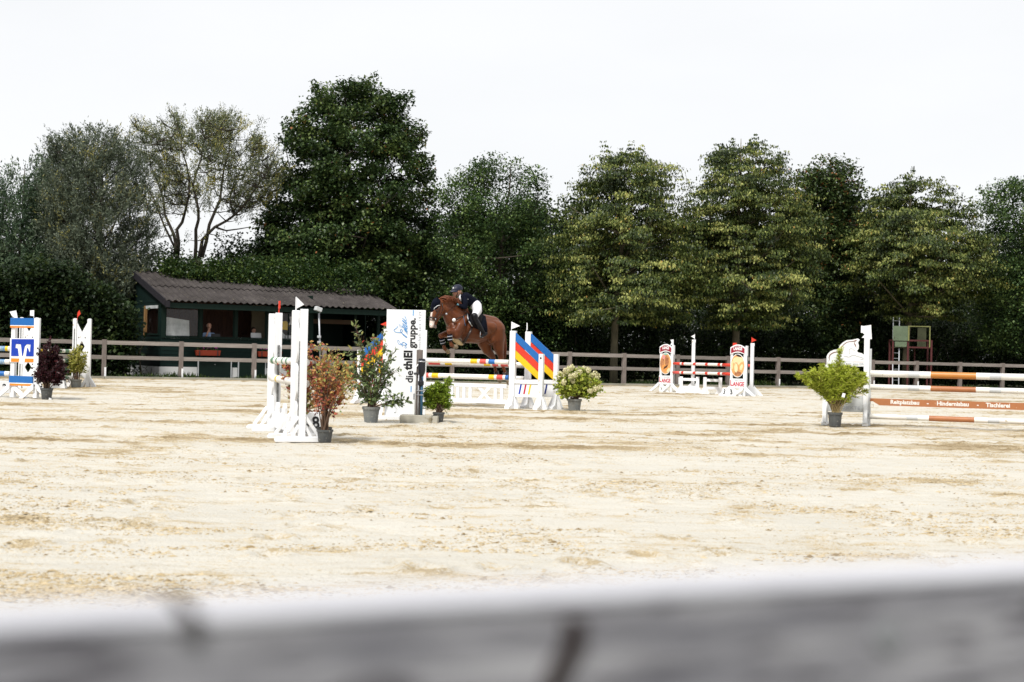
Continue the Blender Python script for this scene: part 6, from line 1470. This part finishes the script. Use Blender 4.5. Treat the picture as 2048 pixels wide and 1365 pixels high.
organic('body', Hc, [CHEST, HWHITE, MUZZ, HOOF], horse, world_of=horse, voxel=.0125, smooth=7, post=hpost)
def hb_(name, mbx, m, smooth=True, bevel=0, parent=None): return mbx.build(name, m, parent or horse, smooth=smooth, world_of=horse if parent is None else horse, bevel=bevel)
for ly in (-.083, .083):
    mb = MB(); mb.ball(J(872.5, 622, ly), .02, n=10); hb_('eye', mb, BLACK)
    mb = MB(); mb.ball(J(861.5, 652, ly * .45), .015, n=8); hb_('nostril', mb, BLACK)
# mane
rr = random.Random(12); mb = MB()
for k in range(95):
    t = k / 94; P0 = [(878, 601), (884, 597), (892, 597), (900, 600), (908, 607), (916, 615), (925, 624)]; x = t * 6; i = min(int(x), 5)
    px = P0[i][0] + (P0[i + 1][0] - P0[i][0]) * (x - i); py = P0[i][1] + (P0[i + 1][1] - P0[i][1]) * (x - i)
    s = J(px, py + 1.5, rr.uniform(-.03, .03)); sd = rr.choice((1, 1, 1, -1)); lift = rr.uniform(.02, .075)
    q = [s, s + Vector((.02, 0, lift)) + HL * .03 * sd, s + Vector((.05 + .05 * rr.random(), 0, lift * .9)) + HL * .08 * sd - HD * .03, s + Vector((.08, 0, -.03 - .08 * rr.random())) + HL * .12 * sd - HD * .04]
    mb.tube(q, [.016, .017, .012, .003], 5, flat=.6)
hb_('mane', mb, CHESTD)
# tail
mb = MB()
for k in range(46):
    a = rr.uniform(-.05, .05); w_ = rr.uniform(-1, 1)
    q = [J(1000 + w_, 648, a * .4), J(1005 + w_ * 1.2, 657, a), J(1009 + w_ * 1.6, 675, a), J(1010.5 + w_ * 2.2, 695, a * 1.2), J(1009 + w_ * 2.6 + rr.uniform(-1, 1), 712 + rr.uniform(-6, 8), a * 1.4)]
    mb.tube(q, [.03, .026, .02, .014, .003], 5)
hb_('tail', mb, CHESTD)
# straps round limbs and body: ring through surface points
def ring(c, axis, ra, rb, w, m, name, up=None, parent=None, th=.008, n=20):
    """band of width w round an ellipse with half axes ra (sideways) and rb"""
    axis = Vector(axis).normalized(); a = HL - axis * HL.dot(axis); a.normalize(); b = axis.cross(a); mb = MB(); vs = []
    for s in (-.5, .5):
        for t in (0, 1):
            for k in range(n):
                an = 2 * math.pi * k / n; vs.append(c + axis * s * w + a * (ra + th * t) * math.cos(an) + b * (rb + th * t) * math.sin(an))
    fs = []
    for k in range(n):
        j = (k + 1) % n
        fs += [(n + k, n + j, 3 * n + j, 3 * n + k), (k, 2 * n + k, 2 * n + j, j), (k, j, n + j, n + k), (2 * n + k, 3 * n + k, 3 * n + j, 2 * n + j)]
    mb.add(vs, fs); return hb_(name, mb, m, parent=parent)
def legring(p, q, f, r, w, m, name, ly):
    a, b = J(*p, ly), J(*q, ly); return ring(a.lerp(b, f), b - a, r, r, w, m, name)
for p, q, ly in (((898.5, 663), (901, 684), .17), ((882, 672), (887, 690), -.17)):
    legring(p, q, .62, .044, .16, NAVYC, 'leg_boot', ly); legring(p, q, .48, .052, .02, GREYT, 'boot_strap', ly); legring(p, q, .78, .052, .02, GREYT, 'boot_strap', ly)
for p, q, ly in (((1006, 733), (1012, 752), .15), ((990, 735), (994, 751), -.15)): legring(p, q, .8, .05, .09, LEATH, 'hind_boot', ly)
# girth, sheepskin stud guard, saddle cloth, saddle
def surf(px, py, ly): return J(px, py, ly)
mb = MB(); mb.tube([J(944, 655, .30), J(939, 666, .325), J(933, 677, .27), J(927, 686, .12), J(925, 688, 0), J(922, 686, -.15), J(926, 672, -.30)], [.035, .036, .036, .036, .036, .036, .03], 8, flat=.5); hb_('girth', mb, LEATH)
mb = MB(); mb.tube([J(903, 668, .09), J(905, 674, .1), J(910, 680, .1), J(917, 685, .08), J(925, 688.5, .06)], [.03, .042, .046, .046, .03], 8, flat=1.3); hb_('stud_guard', mb, FLEECE)
def curved_sheet(name, pts, lys, m, th=.018, back=None):
    """sheet laid over the back: rows of profile pixels for several lateral offsets"""
    mb = MB(); n = len(pts[0]); vs = []
    for row, ly in zip(pts, lys): vs += [J(x, y, ly) for x, y in row]
    for row, ly in zip(pts, lys):
        vs += [J(x, y, ly) + (HL * th * (1 if ly > 0 else -1 if ly < 0 else 0) + Vector((0, 0, th if abs(ly) < .12 else 0))) for x, y in row]
    R = len(pts); fs = []
    for i in range(R - 1):
        for j in range(n - 1):
            a = i * n + j; fs += [(a, a + 1, a + n + 1, a + n), (R * n + a, R * n + a + n, R * n + a + n + 1, R * n + a + 1)]
    for j in range(n - 1):
        fs += [(j, R * n + j, R * n + j + 1, j + 1), ((R - 1) * n + j, (R - 1) * n + j + 1, 2 * R * n - n + j + 1, 2 * R * n - n + j)]
    for i in range(R - 1):
        fs += [(i * n, (i + 1) * n, R * n + (i + 1) * n, R * n + i * n), (i * n + n - 1, R * n + i * n + n - 1, R * n + (i + 1) * n + n - 1, (i + 1) * n + n - 1)]
    mb.add(vs, fs); return hb_(name, mb, m)
curved_sheet('saddle_cloth', [[(938, 628), (948, 630), (960, 632), (968, 634)], [(935, 627), (946, 629), (960, 631), (970, 634)], [(934, 634), (946, 636), (960, 638), (972, 642)], [(937, 642), (947, 645), (960, 650), (974, 658)], [(943, 652), (950, 657), (962, 662), (974, 668)]], [0, .1, .25, .325, .335], NAVYC)
curved_sheet('saddle_cloth', [[(938, 628), (948, 630), (960, 632), (968, 634)], [(936, 629), (946, 631), (960, 633), (970, 636)], [(936, 644), (946, 646), (960, 648), (970, 650)]], [0, -.12, -.34], NAVYC)
curved_sheet('saddle', [[(940, 622), (948, 626), (958, 626), (965, 630)], [(939, 624), (948, 627), (958, 627), (966, 631)], [(940, 636), (947, 640), (954, 642), (962, 642)], [(942, 648), (947, 654), (953, 656), (960, 654)]], [0, .1, .3, .36], SADDLE, .02)
curved_sheet('saddle', [[(940, 622), (948, 626), (958, 626), (965, 630)], [(939, 624), (948, 627), (958, 627), (966, 631)], [(940, 640), (947, 644), (954, 646), (962, 646)]], [0, -.1, -.35], SADDLE, .02)
mb = MB(); mb.tube([J(934.5, 626, .14), J(935.5, 636, .28), J(938.5, 644, .335), J(944.5, 653, .35)], .012, 6); hb_('cloth_piping', mb, LGREY)
mb = MB(); mb.tube([J(960, 633, .1), J(965, 634, .05), J(968, 636, -.02)], [.03, .04, .03], 8); hb_('saddle_pad_roll', mb, FLEECE)
# breastplate with white medallion, martingale
for sgn in (1, -1):
    mb = MB(); mb.tube([J(936, 627, .16 * sgn), J(927, 632.5, .22 * sgn), J(918, 636.5, .21 * sgn), J(910, 640.5, .17 * sgn)] if sgn > 0 else [J(934, 628, -.16), J(922, 634, -.22), J(908, 642, -.15)], .013, 6); hb_('breastplate_strap', mb, LEATH)
mb = MB(); mb.tube([J(908, 640.5, .19), J(908, 640.5, .215)], [.042, .042], 14); hb_('medallion', mb, WHITE2)
mb = MB(); mb.tube([J(908, 641, .16), J(902, 652, .06), J(900, 662, .0)], .011, 6); hb_('breastplate_strap', mb, LEATH)
mb = MB(); mb.tube([J(927, 632.5, .235), J(929, 645, .29), J(931, 652, .31)], [.006, .007, .014], 5); hb_('tassel_strap', mb, BPIPE)
mb = MB(); mb.tube([J(902, 649, .05), J(900.5, 655, .05)], [.04, .036], 8); hb_('breastplate_pad', mb, FLEECE)
# bridle and bonnet
hax = (J(864, 652) - J(872, 614)).normalized()
ring(J(866.5, 637), hax, .082, .092, .03, LEATH, 'noseband'); ring(J(866, 642), hax, .078, .082, .015, LEATH, 'noseband')
for ly in (.093, -.093):
    mb = MB(); mb.tube([J(881, 606, ly), J(877.5, 620, ly * 1.1), J(872, 632, ly), J(868, 638, ly * .85)], .010, 6); hb_('cheek_strap', mb, LEATH)
mb = MB(); mb.tube([J(884, 606, .09), J(886, 618, .1), J(881, 632, .07)], .009, 6); hb_('throat_lash', mb, LEATH)
hc_ = [(tuple(J(873, 605)), .10, tuple(J(869.5, 616)), .098, 0), (tuple(J(869, 608, .03)), .075, tuple(J(865.5, 623, 0)), .045, 0)]
for ly in (.055, -.06):
    hc_.append((tuple(J(875, 602, ly)), .034, tuple(J(874.5 if ly > 0 else 871.5, 594.5, ly * 1.3)), .009, 0))
organic('ear_bonnet', hc_, [NAVYC], horse, world_of=horse, voxel=.01, smooth=3)
mb = MB(); mb.tube([J(880, 611, .105), J(875, 612, .1), J(869, 616.5, .07), J(866, 624, .02), J(864, 624, -.02), J(863, 615, -.08)], .010, 6); hb_('bonnet_trim', mb, SILVER)
mb = MB(); mb.tube([J(870, 639, .085), J(872, 639, .095)], [.022, .022], 10); hb_('bit_ring', mb, METAL)
for sgn, hp in ((1, (913, 609.5)), (-1, (911, 609))):
    mb = MB(); mb.tube([J(870, 640, .09 * sgn), J(880, 632, .13 * sgn), J(893, 628, .17 * sgn), J(905, 617, .14 * sgn), J(hp[0], hp[1], .1 * sgn)], .007, 5); hb_('rein', mb, LEATH)
mb = MB(); mb.tube([J(893, 628.5, .17), J(893, 628.5, .185)], [.025, .025], 10); hb_('martingale_ring', mb, METAL)

# rider
rider = thing('person', 'rider in navy jacket, white breeches and black boots crouching over the horse', 'person', hf)
Rc = []
def rc(pts, rad, mi=0): Rc.extend(chain([tuple(p) for p in pts], rad, mi))
# 0 jacket 1 breeches 2 boots 3 skin 4 glove
rc([J(951, 611, .06), J(951, 611, -.06)], [.125, .125], [1]); rc([J(949, 608), J(941, 602), J(931, 598), J(926, 596)], [.135, .125, .15, .12])
rc([J(925, 597, .05), J(929, 594, .17)], [.09, .075]); rc([J(925, 597, -.05), J(929, 594, -.17)], [.09, .075])
rc([J(953, 610, .04), J(957, 606, .0)], [.11, .07])
rc([J(922, 594), J(917, 588)], [.055, .05], [3]); rc([J(915.5, 584), J(912.5, 585)], [.088, .085], [3]); rc([J(912, 589), J(910, 591)], [.06, .042], [3]); rc([J(906.8, 586.5), J(906, 588)], [.016, .018], [3])
for s, hx, hy in ((1, 914, 609.5), (-1, 912, 608.5)):
    rc([J(929, 595, .18 * s), J(931, 606, .24 * s), J(930, 615, .25 * s)], [.072, .06, .055]); rc([J(930, 615, .25 * s), J(923, 612.5, .18 * s), J(917.5, 610.5, .11 * s)], [.054, .046, .036])
    rc([J(917, 610, .10 * s), J(hx, hy, .09 * s)], [.034, .036], [4])
    for k in range(4): rc([J(hx - .4, hy - .8 + k * .8, .09 * s), J(hx - 2.2, hy - .2 + k * .8, .08 * s), J(hx - 2.2, hy + .8 + k * .75, .06 * s)], [.012, .0115, .010], [4, 4])
    rc([J(hx + .2, hy - 1.4, .08 * s), J(hx - 2.0, hy - 2.2, .07 * s)], [.013, .011], [4])
for s in (1, -1):
    hk = (949, 634) if s > 0 else (946, 634)
    rc([J(953, 613, .1 * s), J(955, 622, .22 * s), J(hk[0], hk[1], .33 * s)], [.125, .105, .075], [1, 1])
    rc([J(hk[0], hk[1] - 1, .34 * s), J(950.5, 640, .35 * s), J(958, 653, .37 * s), J(966, 665, .37 * s), J(968.5, 668.5, .37 * s)], [.078, .07, .066, .047, .042], [2] * 4)
    rc([J(972.5, 667.5, .37 * s), J(968, 671, .38 * s), J(961.5, 674.5, .39 * s)], [.038, .036, .03], [2, 2])
organic('body', Rc, [NAVYC, BREECH, LEATHB, SKIN, LEATH], rider, world_of=horse, voxel=.0095, smooth=4)
def rb(name, mbx, m, smooth=True): return mbx.build(name, m, rider, smooth=smooth, world_of=horse)
hp = J(914.5, 579.5)
Ht = MB(); n = 18; rows = 8; a, b = HD, HL; vs = []
for i in range(rows + 1):
    th = (math.pi / 2) * i / rows * 1.08
    for k in range(n):
        an = 2 * math.pi * k / n; vs.append(hp + a * .142 * math.sin(th) * math.cos(an) + b * .112 * math.sin(th) * math.sin(an) + Vector((0, 0, .118 * math.cos(th) - .02 * math.cos(an) * math.sin(th))))
Ht.add(vs, [(i * n + k, (i + 1) * n + k, (i + 1) * n + (k + 1) % n, i * n + (k + 1) % n) for i in range(rows) for k in range(n)]); Ht.add([vs[rows * n + k] for k in range(n)], [tuple(range(n))]); hel = rb('helmet', Ht, NAVYH)
mb = MB(); vs = []
for k in range(9):
    an = -1.1 + 2.2 * k / 8; e = hp + a * .135 * math.cos(an) + b * .108 * math.sin(an) + Vector((0, 0, -.012)); f_ = hp + a * (.135 + .085 * math.cos(an)) * math.cos(an) + b * .112 * math.sin(an) + Vector((0, 0, -.062)); vs += [e, f_, e - Vector((0, 0, .012)), f_ - Vector((0, 0, .008))]
fs = []
for k in range(8): o_ = 4 * k; fs += [(o_, o_ + 1, o_ + 5, o_ + 4), (o_ + 2, o_ + 6, o_ + 7, o_ + 3), (o_ + 1, o_ + 3, o_ + 7, o_ + 5)]
mb.add(vs, fs); rb('visor', mb, NAVYH)
mb = MB(); mb.ball(J(906.8, 577, .02), .02, n=8, sc=(1, 1, 1.4)); rb('helmet_badge', mb, SILVER)
mb = MB(); mb.tube([J(916.5, 583, .088), J(915, 589, .075), J(912, 594, .03), J(912, 594, -.03), J(914, 588, -.08)], .008, 6); rb('chin_strap', mb, LEATH)
mb = MB(); mb.ball(J(919, 587), .075, n=10, sc=(1, 1, .9)); rb('hair', mb, HAIRB)
for s in (.034, -.034): mb = MB(); mb.ball(J(907.9, 584.3, s), .011, n=8); rb('eye', mb, BLACK)
mb = MB(); mb.tube([J(907.5, 590.2, .022), J(906.8, 590.3, 0), J(907.5, 590.2, -.022)], .006, 5); rb('mouth', mb, mat('lip', (.35, .1, .08), .5))
mb = MB(); mb.ball(J(916.5, 583.5, .086), .022, n=8, sc=(.7, .5, 1.2)); rb('ear', mb, SKIN)
mb = MB(); mb.tube([J(920, 590, .05), J(920.5, 597, .09), J(922, 603, .10)], [.028, .03, .008], 6); rb('white_collar', mb, BREECH)
mb = MB(); mb.tube([J(918.5, 591, -.04), J(917.5, 594, .0), J(920, 591, .055)], .03, 8); rb('white_collar', mb, BREECH)
mb = MB(); mb.box(J(935, 599, .135), (.035, .03, .025)); rb('sponsor_badge', mb, WHITE2, False)
mb = MB(); mb.tube([J(916.5, 608, .125), J(916, 611, .13)], [.028, .028], 8); rb('watch', mb, mat('pale blue watch', (.25, .6, .75), .4))
mb = MB(); mb.tube([J(953, 635, .36), J(955, 648, .385), J(961, 664, .40)], .007, 5); rb('stirrup_leather', mb, LEATHB)
mb = MB(); mb.tube([J(961, 664, .40), J(960, 674, .42), J(966, 675.5, .40), J(966, 668, .36)], .008, 6); rb('stirrup_iron', mb, METAL)

# ================================================================== two people inside the hut
def sitter(label, u, v, zh, skin, cl, hair, hand=True, glasses=False, bald=False, scale=1.0):
    fr = Frame(H.w(u, v, 0), HANG); r = thing('person', label, 'person', fr); s = scale
    B = []
    def c_(pts, rad, mi=0): B.extend(chain(pts, rad, mi))
    zs = zh - .34                                   # shoulders
    c_([(0, .08, zs - .62), (0, .05, zs - .3), (0, .0, zs - .06)], [.16, .15, .13], 0); c_([(-.17, .0, zs - .03), (.17, 0, zs - .03)], [.075, .075], 0)
    c_([(0, -.01, zs), (0, -.02, zh - .12)], [.055, .052], 1); c_([(0, -.02, zh - .02), (0, -.035, zh - .03)], [.092, .088], 1); c_([(0, -.06, zh - .10), (0, -.075, zh - .12)], [.055, .045], 1)
    c_([(0, -.115, zh - .05), (0, -.12, zh - .065)], [.014, .017], 1)
    if hand:
        c_([(-.2, 0, zs - .05), (-.26, -.12, zs - .28)], [.062, .05], 0); c_([(-.26, -.12, zs - .28), (-.2, -.2, zs - .2)], [.048, .04], 0); c_([(-.2, -.2, zs - .2), (-.06, -.17, zh - .17)], [.038, .03], 1)
        for k in range(4): c_([(-.05, -.17, zh - .16), (-.03 + .018 * k, -.155, zh - .12), (.0 + .016 * k, -.14, zh - .105 + .004 * k)], [.013, .011, .010], 1)
        c_([(-.06, -.16, zh - .17), (-.075, -.13, zh - .12)], [.014, .011], 1)
    else: c_([(-.2, 0, zs - .05), (-.25, -.1, zs - .28), (-.12, -.3, zs - .33)], [.06, .045, .035], [0, 0])
    c_([(.2, 0, zs - .05), (.26, -.1, zs - .3)], [.062, .05], 0); c_([(.26, -.1, zs - .3), (.12, -.3, zs - .34)], [.046, .034], 0)
    for s2 in (-1, 1): c_([(s2 * .09, .05, zs - .62), (s2 * .12, -.4, zs - .6), (s2 * .12, -.38, zs - 1.05)], [.1, .08, .055], [2, 2])
    if not hand: 
        for s2 in (-1, 1): c_([(s2 * .12, -.3, zs - .33), (s2 * .1, -.36, zs - .34)], [.03, .025], 1)
    organic('body', B, [cl, SKIN, DCLOTH], r, voxel=.013, smooth=4)
    if not bald:
        mb = MB(); mb.ball((0, .015, zh + .005), .108, n=14, sc=(1, 1, 1)); mb.ball((-.075, .01, zh - .1), .055, n=10, sc=(.7, .8, 2)); mb.ball((.075, .01, zh - .1), .055, n=10, sc=(.7, .8, 2)); mb.build('hair', hair, r, smooth=True)
    else: mb = MB(); mb.ball((0, .05, zh - .03), .085, n=12, sc=(1.08, .8, .8)); mb.build('hair', hair, r, smooth=True)
    for s2 in (-1, 1): mb = MB(); mb.ball((s2 * .033, -.118, zh - .025), .011, n=6); mb.build('eye', BLACK, r)
    ch_ = thing('chair', 'chair under ' + ('the man in the blue shirt' if bald else 'the dark haired woman at the silver laptop'), 'chair', fr)
    mb = MB(); mb.bx(-.22, .22, -.2, .25, zs - .76, zs - .72); mb.build('seat', DCLOTH, ch_); mb = MB(); mb.bx(-.2, .2, .25, .29, zs - .7, zs - .25); mb.build('backrest', DCLOTH, ch_)
    for x in (-.2, .2):
        for y in (-.18, .26): mb = MB(); mb.tube([(x, y, .08), (x, y, zs - .72)], .014, 6); mb.build('leg', DMETAL, ch_)
    return r
uu, zz = H.at(418, 650, .42); sitter('bald man in a light blue shirt, hand at his chin, in the hut window', uu, .42, zz, None, SHIRT, mat('grey hair', (.3, .28, .26), .6), True, bald=True)
uu, zz = H.at(507, 660, .75); sitter('dark haired woman behind the silver laptop in the third hut window', uu, .75, zz, None, DCLOTH, HAIRD, False)
